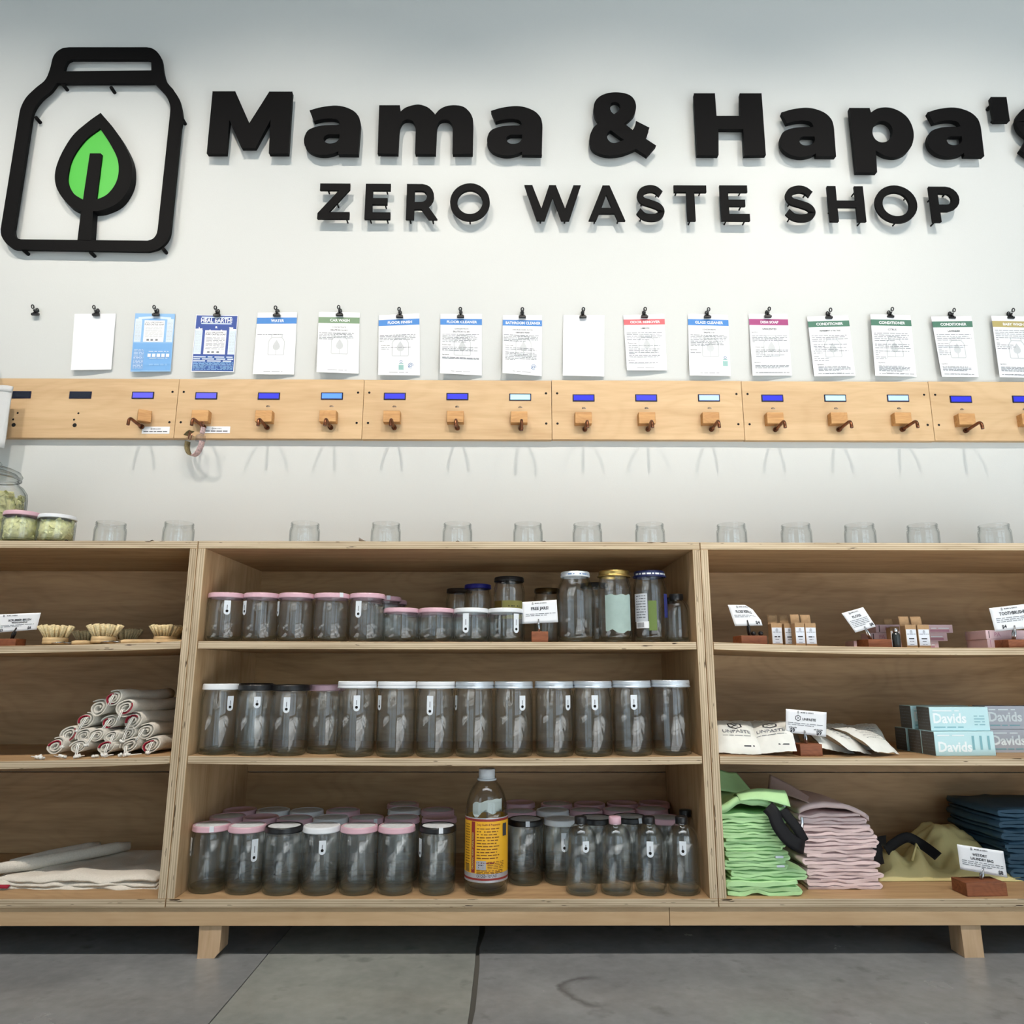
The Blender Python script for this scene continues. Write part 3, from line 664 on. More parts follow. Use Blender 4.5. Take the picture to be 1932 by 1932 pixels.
for idx, (nm, og, cor, spec, lab) in enumerate(SH):
    k, ox, oy = ORG[og]
    W = [at(ox + x/k, oy + y/k, -.006) for x, y in cor]
    cx = (W[0]+W[1])/2
    t = thing('product_sheet', lab, 'sheet', (cx.x, 0, W[3].z), G)
    base = Vector((cx.x, 0, W[3].z)); lf = lift.get(nm, .008); ph = random.uniform(-1, 1)
    rightlift = nm in ('s14', 's15', 's16', 's13')
    def f3(u, v, h=0, W=W, base=base, lf=lf, ph=ph, rl=rightlift):   # u right, v down
        p = (W[0]*(1-u) + W[1]*u)*(1-v) + (W[3]*(1-u) + W[2]*u)*v - base
        if rl: d = .005 + lf*(1-u)*(.55+.45*v)
        else: d = .004 + lf*(v**1.6)*(1-u)**1.2 + .004*v
        d += .0022*math.sin(u*PI*1.3+ph)*(.4+.6*v)
        p.y = -d - h
        # keep the projected outline: pull toward the eye line
        s_ = 1 - (d-.006)/DIST
        p.x = (p.x+base.x)*s_ - base.x; p.z = (p.z+base.z-EYE)*s_ + EYE - base.z
        return p
    fill = PAPER
    b = MB(); b.slab(lambda u, v: (f3(u, v), Vector((0, -1, 0))), 10, 12, .0004, BLUEL if spec == 'LB' else PAPER, smooth=False); b.build('paper', t)
    if spec is None: continue
    P = Print()
    fp = lambda x, y, h, f3=f3: f3(x/SW, 1-y/SHH, h+.0003)
    U = lambda u: u*SW
    V = lambda v: (1-v)*SHH
    if spec in ('LB', 'NB'):
        o = 0 if spec == 'LB' else .12; kx = .475 if spec == 'LB' else .37
        bg2 = BLUEL if spec == 'LB' else NAVY
        if spec == 'NB': P.rect(U(.015), V(.985), U(.985), V(.015), NAVY, 8)
        P.rect(U(.015), V(.98), U(.985), V(.515 if spec == 'LB' else .715), BLUEM if spec == 'LB' else NAVYD, 8)
        if spec == 'NB':
            P.rect(U(.14), V(.055), U(.86), V(.035), BLUEXL, 6); P.text('HEAL EARTH!', U(.5), V(.135), .0165, PAPER, .03, maxw=.104); P.rect(U(.14), V(.165), U(.86), V(.15), BLUEXL, 6)
        y0 = .045 + o*1.3
        P.poly([(U(.09), V(y0+.02)), (U(.5), V(y0)), (U(.91), V(y0+.02)), (U(.9), V(y0+.06)), (U(.5), V(y0+.035)), (U(.1), V(y0+.06))], BLUEXL if spec == 'LB' else PAPER)
        P.poly([(U(.02), V(y0+.05)), (U(.18), V(y0+.04)), (U(.18), V(y0+.075)), (U(.02), V(y0+.085))], BLUEXL if spec == 'LB' else PAPER)
        P.poly([(U(.98), V(y0+.05)), (U(.82), V(y0+.04)), (U(.82), V(y0+.075)), (U(.98), V(y0+.085))], BLUEXL if spec == 'LB' else PAPER)
        P.rect(U(.35), V(y0+.075), U(.65), V(y0+.062), PAPER if spec == 'NB' else BLUEM)
        pa, pb = (.12, .495) if spec == 'LB' else (.275, .695)
        for a, bb in ((.02, .19), (.25, .76), (.82, .98)):
            P.rect(U(a), V(pb), U(bb), V(pa), PAPER if .2 < a < .3 else BLUEXL, 3)
        P.text('18-IN-1 HEMP PEPPERMINT', U(.505), V(pa+.045), .0042, GREYINK if spec == 'LB' else INK, .01, maxw=.064)
        P.text('PURE CASTILE SOAP', U(.505), V(pa+.085), .0062, GREYINK if spec == 'LB' else INK, .02, maxw=.067)
        for j in range(9):
            P.words(U(.29), U(.73), V(pa+.13+j*(pb-pa-.2)/9), .0016, PALEINK if spec == 'LB' else GREYINK, .014)
        for a, bb in ((.04, .17), (.84, .96)):
            for j in range(14): P.words(U(a), U(bb), V(pa+.03+j*(pb-pa-.05)/14), .0014, PALEINK, .008)
        for j, xx in enumerate((.34, .44, .56)): P.rect(U(xx), V(pb-.02), U(xx+.06), V(pb-.05), GREYINK)
        if spec == 'LB':
            P.rect(U(.37), V(.61), U(.6), V(.565), BLUEM)
            for j in range(15): P.words(U(.05), U(.3), V(.63+j*.0225), .0018, BLUEXL, .012)
            P.words(U(.42), U(.92), V(.66), .0026, BLUEXL, .016)
            for j in range(5): P.rect(U(.4+j*.115), V(.755), U(.48+j*.115), V(.7), PAPER)
            P.words(U(.45), U(.9), V(.775), .0018, BLUEXL, .016); P.words(U(.45), U(.9), V(.885), .006, BLUEL, .02)
        else:
            for j in range(3): P.words(U(.03), U(.97), V(.745+j*.035), .0042, BLUEXL, .03)
            for j in range(7): P.words(U(.03), U(.97), V(.84+j*.02), .0022, BLUEL, .012)
            P.rect(U(.34), V(.965), U(.67), V(.905), NAVYD)
        P.build('printed_design', fp, t)
        continue
    ti, bd, s1, s2, lines, heads, ic = spec
    B = Print(); B.rect(0, V(.185), SW, V(.085), HB[bd], 10); B.build('header_band', fp, t)
    fp2 = lambda x, y, h, f3=f3: f3(x/SW, 1-y/SHH, h+.0007)
    P.text(ti, U(.52), V(.157), .0092, PAPER, .03, maxw=.124)
    if s1: P.text(s1, U(.51), V(.262), .0062 if not s2 and len(s1) < 10 else .0045, INK if not s2 else GREYINK, .012, maxw=.098)
    if s2: P.text(s2, U(.51), V(.31), .0048, INK, .02, maxw=.09)
    for (v, a, bb) in lines: P.words(U(a), U(bb), V(v), .0017, GREYINK, .013)
    for (v, a, bb) in heads: P.text('Product usage' if a < .2 and bb > .36 and v < .6 and v > .5 else 'Ingredients', U(a), V(v+.008), .0036, INK, .01, 'l', maxw=U(bb-a))
    P.words(U(.26), U(.72), V(.955), .0012, GREYINK, .02)
    P.build('printed_text', fp2, t)
    E2 = Print(); emblem(E2, U(.53), V(.525), U(.39), SHH*.33, PALEINK); E2.build('printed_emblem', fp2, t)
    if ic:
        I = Print()
        def cone(u, v):
            I.rect(U(u-.06), V(v+.06), U(u+.06), V(v-.02), ECO); I.rect(U(u-.055), V(v-.02), U(u+.055), V(v-.035), PAPER); I.rect(U(u-.05), V(v-.037), U(u+.05), V(v-.05), ECO)
            I.stroke([(U(u)+.004*math.cos(a*PI/6), V(v-.075)+.004*math.sin(a*PI/6)) for a in range(12)], .0016, SEAL, True)
        def seal(u, v):
            I.stroke([(U(u)+.0085*math.cos(a*PI/8), V(v)+.0085*math.sin(a*PI/8)) for a in range(14)], .0014, SEAL)
            I.stroke([(U(u)+.0045*math.cos(a*PI/5), V(v)+.0035*math.sin(a*PI/5)) for a in range(10)], .0018, SEAL, True)
            I.stroke([(U(u)-.008, V(v)-.006), (U(u)-.003, V(v)-.001)], .0018, SEAL)
        if ic == 3: cone(.55, .855); seal(.78, .845)
        if ic == 2: seal(.79, .865)
        if ic == 1: cone(.88, .78)
        I.build('printed_icons', fp2, t)
CLP = [(66, 593, 'on bare wall, holding no sheet, next to the blank sheet'), (181, 594, 'holding the blank sheet next to the light blue one'), (294, 594, 'holding the light blue printed sheet'), (409, 595, 'holding the HEAL EARTH! sheet'), (522, 595, 'holding the WATER sheet'),
       (640.5, 594, 'holding the CAR WASH sheet'), (754, 597.5, 'holding the FLOOR FINISH sheet'), (869, 597.5, 'holding the FLOOR CLEANER sheet'), (985.5, 598, 'holding the BATHROOM CLEANER sheet'), (1100, 598, 'holding the blank sheet next to ODOR REMOVER'), (1216, 597.5, 'holding the ODOR REMOVER sheet'),
       (1335, 598, 'holding the GLASS CLEANER sheet'), (1449, 597, 'holding the DISH SOAP sheet'), (1564, 599, 'holding the PEPPERMINT & TEA TREE sheet'), (1680, 597.5, 'holding the CITRUS sheet'), (1796, 599.5, 'holding the LAVENDER sheet'), (1907, 599.5, 'holding the BABY WASH sheet')]
for i, (px, py, lab) in enumerate(CLP):
    q = at(px, py, -.012)
    t = thing('bulldog_clip', 'small black bulldog clip ' + lab, 'clip', (q.x, 0, q.z), 'black clips along the wall')
    j = MB(); j.box(-.0115, .0115, -.016, -.008, -.0035, .0035, CLIPB); j.box(-.0085, .0085, -.013, -.0015, .002, .008, CLIPB); j.build('jaw', t, bevel=.0012)
    for s_, tl in ((-1, -.028), (1, -.004)):
        l = MB(); ys = tl
        l.tube([(0, -.012, .006), (0, (-.012+ys)/2, .013)], [.0035, .0035], CLIPB, 8)
        l.tube([(.0042*math.cos(a*PI/6), ys - .002*math.sin(a*PI/6), .0185 + .0052*math.sin(a*PI/6)) for a in range(13)], .0019, CLIPB, 6, caps=False)
        l.build('lever', t)
    n = MB(); n.tube([(0, 0, .019), (0, -.026, .019)], .0012, STEEL, 6); n.build('nail', t)

# ================================================================== dispenser boards
YB = -.019
BZ0, BZ1 = 1.3189, 1.5146
SEAMS = [-1.632, -1.035, -.453, .138, .739, 1.333, 1.93]
lcdmat = {
 'off': mat('dark_screen', (22, 28, 44), .2), 'violet': mat('violet_screen', (86, 84, 214), .3, emit=.55), 'blue': mat('blue_screen', (52, 56, 196), .3, emit=.5),
 'bright': mat('bright_blue_screen', (84, 134, 240), .3, emit=.75), 'pale': mat('pale_screen', (164, 208, 246), .3, emit=.85), 'lav': mat('lavender_screen', (158, 188, 246), .3, emit=.8),
 'deep': mat('deep_blue_screen', (38, 42, 190), .3, emit=.5),
}
BEZ = mat('navy_bezel', (16, 18, 50), .35)
UNITS = [(38, 745, 'off', None), (152, 745.5, 'off', None), (270, 746, 'violet', 0), (389.5, 747, 'violet', 1), (507.5, 747.5, 'blue', 1), (626.5, 747.5, 'bright', 1), (745, 748, 'blue', 1), (863, 748.5, 'blue', 1), (981.5, 749.5, 'pale', 1),
         (1101, 751, 'deep', 1), (1219, 751, 'blue', 1), (1337.5, 751, 'lav', 1), (1457, 751.5, 'deep', 1), (1575.5, 751.5, 'pale', 1), (1694, 751.5, 'lav', 1), (1812.5, 753.5, 'deep', 1), (1930, 753.5, 'deep', 1)]
bl = ['first, without taps, behind the pale cloth bag', 'carrying the tap with the hanging strap', 'third along, under the FLOOR FINISH, FLOOR CLEANER and BATHROOM CLEANER sheets', 'under the blank, ODOR REMOVER and GLASS CLEANER sheets', 'under the DISH SOAP sheet and two CONDITIONER sheets', 'last, under the LAVENDER and BABY WASH sheets']
bl[0] = 'partly without taps, behind the pale cloth bag'
for bi in range(6):
    x0, x1 = SEAMS[bi]+.0006, SEAMS[bi+1]-.0006
    dz = (.0, .0, -.0006, .0008, .0, .001)[bi]
    t = thing('dispenser_board', 'maple dispenser board ' + bl[bi], 'board', ((x0+x1)/2, 0, BZ0), 'maple boards in a row along the wall')
    cx = t.location.x
    b = MB(); b.box(x0-cx, x1-cx, YB, 0, dz, BZ1-BZ0+dz, MAPLE); b.build('board', t, bevel=.0012)
    def hole(x, z, r):
        h = MB(); n = 14
        h.lathe([(0, .004), (r*.8, .004), (r, -.0004), (r*1.12, -.0004)], n, DARK, tf=Matrix.Translation((x, YB-.0002, z)) @ Matrix.Rotation(PI/2, 4, 'X'))
        hh = MB(); hh.lathe([(0, 0), (r, 0)], n, DARK, tf=Matrix.Translation((x, YB-.0006, z)) @ Matrix.Rotation(PI/2, 4, 'X')); hh.build('screw_hole', t)
    for xx in ((x0-cx+.017), (x1-cx-.017)):
        if bi > 0 or xx > 0:
            hole(xx, .152, .0038); hole(xx, .052, .0038)
    for ui, (px, py, sc, tap) in enumerate(UNITS):
        q = at(px, py, YB)
        if not (x0 <= q.x < x1): continue
        ux, uz = q.x-cx, q.z-BZ0
        l = MB(); l.box(ux-.0345, ux+.0345, YB-.0022, YB, uz-.0118, uz+.0118, BEZ)
        lo = l.build('display', t, bevel=.0006, seg=1)
        l = MB(); l.box(ux-.0312, ux+.0312, YB-.0028, YB-.002, uz-.0085, uz+.0085, lcdmat[sc]); l.build('screen', lo)
        if tap is None:
            hole(ux+.001, uz-.060, .0034); hole(ux-.010, uz-.081, .0034); hole(ux-.006, uz-.099, .0066)
            continue
        if ui >= 4:   # small wifi-like mark under the display
            P = Print()
            for k2 in range(3): P.stroke([(ux-.004+.0024*k2+.002*math.cos(a), uz-.033+.0032*math.sin(a)) for a in (-1, -.4, .4, 1)], .0011, INK)
            P.poly([(ux-.0065, uz-.034), (ux-.0035, uz-.0365), (ux-.0035, uz-.0305)], INK)
            P.rect(ux+.004, uz-.036, ux+.006, uz-.0325, GREYINK); P.build('button_mark', lambda x, z, h: Vector((x, YB-.0006-h, z)), t)
        bx, bz = ux - .004, uz - .074
        if ui == 2: bx += .006
        wblk = .026 if ui != 2 else .019
        k = MB(); k.box(-wblk, wblk, -.026, 0, -.0185, .0185, OAK)
        bo = k.build('tap_block', t, bevel=.0016); bo.location = (bx + (.008 if ui == 2 else 0), YB, bz)
        if ui == 2: bo.rotation_euler = (0, 0, .55)
        ang = random.uniform(-.08, .08)
        sz = bz - .030; sx = bx + .006
        sp = MB(); L_ = .068
        pts = [(sx, YB, sz), (sx, YB-.02, sz)] + [(sx + ang*.04*s_, YB-.02-(L_-.02)*s_, sz+.003*s_) for s_ in (.35, .7, 1)]
        e = pts[-1]
        pts += [(e[0], e[1]-.014*math.sin(a), e[2]-.014*(1-math.cos(a))) for a in (.4, .8, 1.2, 1.57)]
        e = pts[-1]; pts += [(e[0], e[1]-.001, e[2]-(.010 if ui != 8 else .022))]
        sp.tube(pts, .0048, COPPER, 10); so = sp.build('tap_spout', t)
        sp = MB(); sp.tube([(sx, YB+.001, sz), (sx, YB-.009, sz)], .0078, COPPER, 12); sp.build('collar', so)
# name strips stuck beside the first two taps
for x0, x1, y0, y1, lab in ((267, 320.5, 805, 818, 'narrow white label strip on the board next to the first tap'), (383, 434.5, 804.5, 817, 'narrow white label strip partly behind the hanging strap')):
    a = at(x0, y1, YB-.0012); bq = at(x1, y0, YB-.0012)
    t = thing('label_strip', lab, 'label', (a.x, YB, a.z), 'white strips on the boards')
    b = MB(); b.box(0, bq.x-a.x, -.001, 0, 0, bq.z-a.z, PAPER); b.build('card', t)
    P = Print(); wd, hh = bq.x-a.x, bq.z-a.z
    emblem(P, wd*.34, hh*.68, .004, .0055, INK, lw=.08); P.text("MAMA & HAPA'S", wd*.38, hh*.6, .0032, INK, .02, 'l', maxw=wd*.3)
    P.words(wd*.06, wd*.92, hh*.3, .0026, INK, .012)
    P.build('printed_text', lambda x, z, h: Vector((x, -.0012-h, z)), t)

# the strap hanging from the second tap
CAMO = mat('olive_ribbon', (112, 100, 66), .75, noise_amt=.5, noise_scale=160); FLORAL = mat('floral_ribbon', (206, 178, 176), .75, noise_amt=.35, noise_scale=220)
CLEAR = thin_glass('clear_plastic_buckle', (.85, .84, .88), (.5, .48, .52)); COPR = mat('rose_metal', (150, 100, 84), .35, metal=1)
q0 = at(383, 806, -.075); t = thing('buckled_strap', 'patterned ribbon strap with clear buckle hanging from the second tap', 'strap', q0, None, -.62)
def band(path, y0, y1, m, name, lab=None, th=.0016):
    pts = [at(px, py, -.075) - q0 for px, py in path]
    for p in pts: p.x = p.x*1.5
    b = MB(); b.strip(smooth_path([(p.x, p.z) for p in pts], 5, False), th, lambda a, cc, d: Vector((a, y0+(y1-y0)*d, cc)), 2, m)
    o = b.build(name, t)
    if lab: o['label'] = lab
    return o
band([(349, 824), (348, 838), (353, 850), (361, 856)], -.008, .010, CAMO, 'ribbon', 'olive patterned half of the ribbon')
band([(361, 856), (370, 853), (377, 843), (381, 832)], -.008, .010, FLORAL, 'ribbon', 'pale floral half of the ribbon')
band([(380, 818), (384, 806)], -.007, .009, FLORAL, 'ribbon', 'pale floral top of the ribbon')
band([(346, 812), (352, 808), (358, 806)], -.009, .009, CAMO, 'ribbon', 'olive ribbon tongue')
a_, b_ = at(368, 832, -.075) - q0, at(383, 820, -.075) - q0
k = MB(); k.box(a_.x, b_.x, -.01, .012, a_.z, b_.z, CLEAR); k.build('buckle', t, bevel=.002)
k = MB(); k.tube([at(x, y, -.082)-q0 for x, y in ((344, 807), (341, 820), (349, 824), (352, 815), (344, 807))], .0016, COPR, 6); k.build('buckle_ring', t)
k = MB(); k.tube([Vector((0, -.004, .008)) + Vector((.009*math.cos(a), 0, .009*math.sin(a))) for a in [i*PI/8 for i in range(17)]], .0013, COPR, 6); k.build('split_ring', t)

# ================================================================== shelving units and bench
YU0, YU1 = -.447, -.008
UZ0, UZ1 = .1045, .9225
X0, UW = -.7497, 1.2185
T_ = .018
SZ1, SZ2, BOT = .683, .424, UZ0 + T_    # shelf tops
def unit(x0, lab, sags, zt=0):
    t = thing('shelving_unit', lab, 'shelf', (x0, 0, UZ0), 'plywood shelving units along the wall')
    W_, H_ = UW, UZ1-UZ0
    def pan(x0, x1, y0, y1, z0, z1, m, edge, name):
        b = MB(); b.box(x0, x1, y0, y1, z0, z1, m, edge); return b.build(name, t, bevel=.0007, seg=1)
    pan(0, W_, YU0, YU1, H_-T_, H_+zt, FACE, EDGEZ, 'top_panel')
    pan(0, W_, YU0, YU1, 0, T_, FACE, EDGEZ, 'bottom_panel')
    pan(0, T_, YU0+.0004, YU1, T_, H_-T_, FACEZ, EDGEX, 'side_panel'); pan(W_-T_, W_, YU0+.0004, YU1, T_, H_-T_, FACEZ, EDGEX, 'side_panel')
    zs = at(900, 1457, YU1-.006).z - UZ0
    pan(T_, W_-T_, YU1-.012, YU1-.006, zs+.002, H_-T_, FACE, FACE, 'back_panel'); pan(T_, W_-T_, YU1-.014, YU1-.006, T_, zs, FACE, FACE, 'back_panel')
    for zt_, sag in ((SZ1, sags[0]), (SZ2, sags[1])):
        b = MB(); n = 16; a0, a1 = T_+.0015, W_-T_-.0015; z = zt_-UZ0
        def zz(u, sag=sag, z=z): return z - sag*4*u*(1-u)
        vs = []; 
        for i in range(n+1):
            u = i/n; x = a0+(a1-a0)*u
            vs += [(x, YU0+.0015, zz(u)-.0175), (x, YU0+.0015, zz(u)), (x, YU1-.016, zz(u)), (x, YU1-.016, zz(u)-.0175)]
        fs = []; fe = []
        for i in range(n):
            p = i*4; q = p+4
            fe.append((p, q, q+1, p+1)); fs += [(p+1, q+1, q+2, p+2), (p+2, q+2, q+3, p+3), (p+3, q+3, q, p)]
        fs += [(0, 1, 2, 3), (n*4+3, n*4+2, n*4+1, n*4)]
        b.add(vs, fs, FACE); bb = len(b.v)-len(vs)
        for f in fe: b.f.append([bb+j for j in f]); b.mi.append(b.mid(EDGEZ)); b.sm.append(False)
        b.build('shelf', t, bevel=.0007, seg=1)
    return t
def shelf_z(u, sag, z): return z - sag*4*u*(1-u)
unit(X0-UW-.0015, 'birch plywood shelving unit holding brushes and rolled cloth bags', (.013, .014))
unit(X0, 'middle birch plywood shelving unit filled with empty glass jars', (.0008, .005), .0004)
unit(X0+UW+.0015, 'birch plywood shelving unit holding paste boxes and folded coloured bags', (.0125, .004))
def sagz(x, lvl):
    for x0, sg in ((X0-UW-.0015, (.013, .014)), (X0, (.0008, .005)), (X0+UW+.0015, (.0125, .004))):
        if x0 <= x <= x0+UW:
            u = (x-x0-.02)/(UW-.04); u = min(1, max(0, u))
            return {1: SZ1, 2: SZ2}[lvl] - sg[lvl-1]*4*u*(1-u) if lvl else BOT
    return {0: BOT, 1: SZ1, 2: SZ2}[lvl]
bt = thing('bench_base', 'low wooden bench base on stubby legs under the shelving units', 'bench', (0, 0, 0))
sx = at(1263, 1730, -.44).x
for a, b_ in ((-2.0, sx-.0005), (sx+.0005, 2.05)):
    r = MB(); r.box(a, b_, -.442, -.404, .066, .1043, POPLAR); r.build('front_rail', bt, bevel=.001)
r = MB(); r.box(-2.0, 2.05, -.06, -.022, .066, .1043, POPLAR); r.build('rear_rail', bt, bevel=.001)
for lx in (-.651, 1.029):
    for y0, y1 in ((-.437, -.385), (-.075, -.025)):
        r = MB(); prof = [(-.0235, .066), (.0235, .066), (.0235, .012), (.012, 0), (-.0235, 0)] if lx < 0 else [(-.0215, .066), (.0215, .066), (.0215, 0), (-.0215, 0)]
        r.prism([prof], lambda a, c_, d: Vector((a, d, c_)), y0, y1, LEGW); r.build('leg', bt, bevel=.001, loc=(lx, 0, 0))

# ================================================================== jars
def jar_prof(h, r, rn, hn, th=.0026, shoulder=.012):
    """outer then inner profile of an open round jar"""
    o = [(0, .002), (r*.6, .0015), (r*.84, 0), (r*.95, .003), (r, .011), (r, h-hn-shoulder), (r*.985, h-hn-shoulder*.5), (rn+.0016, h-hn), (rn+.0012, h-hn+.0012), (rn-.0012, h-hn+.002), (rn-.001, h-hn*.66), (rn+.001, h-hn*.58), (rn-.001, h-hn*.5), (rn-.0008, h-hn*.34), (rn+.001, h-hn*.26), (rn-.001, h-hn*.18), (rn+.0004, h-hn*.08), (rn, h-.0004), (rn-.001, h)]
    i = [(rn-th, h), (rn-th, h-hn), (r-th, h-hn-shoulder-.002), (r-th, .016), (r*.9-th, .0085), (r*.6, .006), (0, .0075)]
    return o + i
_J = {}
def jmesh(key, fn):
    if key not in _J: _J[key] = fn()
    return _J[key]
ZK = {'round': 1.04, 'cider': 1.012, 'pot': 1.25, 'pickle': 1.03, 'mason': 1.045}
def glass_body(kind):
    b = MB()
    if kind == 'plain': pr = jar_prof(.159, .0435, .0402, .018, shoulder=.013); n = 40
    elif kind == 'tall': pr = jar_prof(.169, .0455, .0420, .020, shoulder=.014); n = 40
    elif kind == 'mid': pr = jar_prof(.141, .0418, .0388, .0165, shoulder=.015); n = 40
    elif kind == 'squat': pr = jar_prof(.115, .0430, .0398, .017, shoulder=.007); n = 40
    elif kind == 'low': pr = jar_prof(.079, .0430, .0405, .012, shoulder=.009); n = 40
    elif kind == 'round': # boston round bottle
        h, r = .155, .0366
        pr = [(0, .003), (r*.6, .0025), (r*.85, 0), (r*.96, .003), (r, .010), (r, .102), (r*.985, .109), (r*.92, .119), (r*.78, .129), (r*.58, .1365), (r*.44, .140), (.0135, .1445), (.0125, .147), (.0125, h)]
        pr += [(.0102, h), (.0102, .146), (r*.55, .134), (r*.76, .126), (r*.88, .117), (r-.003, .103), (r-.0028, .014), (r*.8, .0085), (0, .008)]; n = 36
    elif kind == 'cider':
        r = .0492
        pr = [(0, .004), (r*.55, .003), (r*.86, 0), (r*.97, .004), (r, .014), (r, .158), (r*.985, .176), (r*.93, .194), (r*.82, .211), (r*.66, .225), (r*.5, .2335), (.0205, .239), (.0190, .240), (.0215, .243), (.0215, .247), (.0178, .249), (.0178, .262)]
        pr += [(.0155, .262), (.0155, .240), (r*.62, .224), (r*.79, .209), (r*.9, .192), (r-.003, .158), (r-.003, .022), (r*.8, .013), (0, .014)]; n = 44
    elif kind == 'pickle':   # wide shouldered big jar
        r = .0470
        pr = [(0, .003), (r*.8, 0), (r*.95, .004), (r, .014), (r, .108), (r*.96, .124), (r*.82, .142), (.0345, .150), (.0335, .153), (.0335, .166)]
        pr += [(.0308, .166), (.0308, .150), (r*.79, .139), (r-.003, .120), (r-.003, .018), (r*.8, .008), (0, .008)]; n = 40
    elif kind == 'mason':
        r = .0415
        pr = [(0, .003), (r*.8, 0), (r*.93, .004), (r, .016), (r, .118), (r*.98, .130), (r*.92, .140), (.0365, .147), (.0355, .150), (.0355, .166)]
        pr += [(.0328, .166), (.0328, .147), (r*.9-.002, .137), (r-.003, .126), (r-.003, .020), (r*.8, .010), (0, .010)]; n = 40
    elif kind == 'pot':
        r = .0375
        pr = [(0, .003), (r*.8, 0), (r*.95, .004), (r, .012), (r, .098), (r*.97, .106), (.0345, .112), (.0335, .115), (.0335, .126)]
        pr += [(.0308, .126), (.0308, .110), (r-.003, .100), (r-.003, .016), (r*.8, .008), (0, .008)]; n = 36
    elif kind == 'pepper':
        r = .030
        pr = [(0, .003), (r*.8, 0), (r*.95, .004), (r, .012), (r, .082), (r*.95, .092), (r*.7, .102), (.0165, .106), (.0155, .109), (.0155, .118)]
        pr += [(.013, .118), (.013, .104), (r*.67, .098), (r-.003, .080), (r-.003, .014), (r*.8, .008), (0, .008)]; n = 30
    zk = ZK.get(kind, 1); pr = [(a, z*zk if z > .012 else z) for a, z in pr]
    b.lathe(pr, n, GLASS)
    me = b.mesh('glass_body')
    return me
def base_mesh(kind):
    r = {'tall': .0455, 'plain': .0435, 'mid': .0418, 'squat': .043, 'low': .043, 'round': .0366, 'cider': .0492, 'pickle': .047, 'mason': .0415, 'pot': .0375, 'pepper': .03}[kind] - .0034
    b = MB(); b.lathe([(0, .0078), (r*.55, .0068), (r*.8, .0085), (r*.97, .0135), (r*1.0, .0105), (r*.93, .0045), (r*.75, .0022), (r*.5, .003), (0, .0036)], 32, BASEG)
    return b.mesh('glass_base')
def lid_mesh(kind, col):
    r, h = {'tall': (.0468, .0165), 'plain': (.0436, .0145), 'mid': (.0428, .0135), 'squat': (.0434, .0125), 'low': (.0434, .0115), 'round': (.0142, .0165), 'cider': (.0192, .024), 'pickle': (.0362, .0135), 'mason': (.0382, .0155), 'pot': (.0362, .012), 'pepper': (.0172, .015)}[kind]
    m = LIDS[col]; b = MB()
    if kind == 'tall' and col in ('silver', 'white'):
        pr = [(r*.97, 0), (r*1.01, .001), (r*1.01, .003), (r*.985, .004), (r*.985, .0075), (r*1.0, .0085), (r*.985, .0098), (r*.985, h-.003), (r*.96, h), (r*.9, h), (r*.86, h-.001), (0, h-.001), (0, h-.0025), (r*.9, h-.0025), (r*.95, .002)]
    elif kind in ('round', 'cider', 'pepper'):
        n = 40
        pr = [(r*.97, 0), (r, .001), (r, h-.002), (r*.92, h), (0, h), (0, h-.002), (r*.88, h-.002), (r*.9, 0)]
    elif kind == 'mason':
        pr = [(r*1.04, 0), (r*1.09, .001), (r*1.09, .003), (r*1.0, .0045), (r*.985, .006), (r, .008), (r*.985, .010), (r, .012), (r*.97, h), (r*.88, h), (r*.84, h-.001), (0, h-.001), (0, h-.0025), (r*.93, h-.003), (r*.95, 0)]
    else:
        pr = [(r*.955, 0), (r*1.0, .0008), (r*1.012, .002), (r*.995, .0036), (r*.99, h-.0035), (r*.965, h-.0008), (r*.92, h), (r*.875, h-.0004), (r*.855, h-.0016), (0, h-.0016), (0, h-.003), (r*.9, h-.003), (r*.945, .002)]
    b.lathe(pr, 44, m)
    return b.mesh('lid')
JH = {'tall': .169, 'plain': .159, 'mid': .141, 'squat': .115, 'low': .079, 'round': .161, 'cider': .265, 'pickle': .171, 'mason': .1735, 'pot': .1575, 'pepper': .118}
LH = {'tall': .0165, 'plain': .0145, 'mid': .0135, 'squat': .0125, 'low': .0115, 'round': .0165, 'cider': .024, 'pickle': .0135, 'mason': .0155, 'pot': .012, 'pepper': .015}
STK = mat('lid_sticker_paper', (206, 210, 212), .7, noise_amt=.12, noise_scale=90)
def disc(r, z, n=28):
    b = MB(); b.lathe([(0, 0), (r*.98, 0), (r, -.0003)], n, STK); return b.mesh('lid_sticker')
TAGM = mat('white_tag_paper', (226, 232, 238), .7)
def tag_mesh(Lt):
    b = MB(); wd = .0075; P = [(-wd, 0), (wd, 0), (wd, -Lt+wd)] + [(wd*math.cos(a), -Lt+wd+wd*math.sin(a)*-1) for a in [i*PI/8 for i in range(1, 8)]] + [(-wd, -Lt+wd)]
    hole = [(.0034*math.cos(i*PI/6), -Lt+.009+.0034*math.sin(i*PI/6)) for i in range(12)]
    hole2 = [(-x, z) for x, z in hole]
    b.prism([P], lambda a, c_, d: Vector((a, d, c_)), -.0004, 0, TAGM)
    b.add([(x, -.0006, z) for x, z in hole], [tuple(range(12))], DARK)
    b.add([(-.001, -.0006, -Lt*.3), (.0008, -.0006, -Lt*.3), (.0008, -.0006, -Lt*.6), (-.001, -.0006, -Lt*.6)], [(0, 1, 2, 3)], GREYINK)
    return b.mesh('paper_tag', fixn=False)
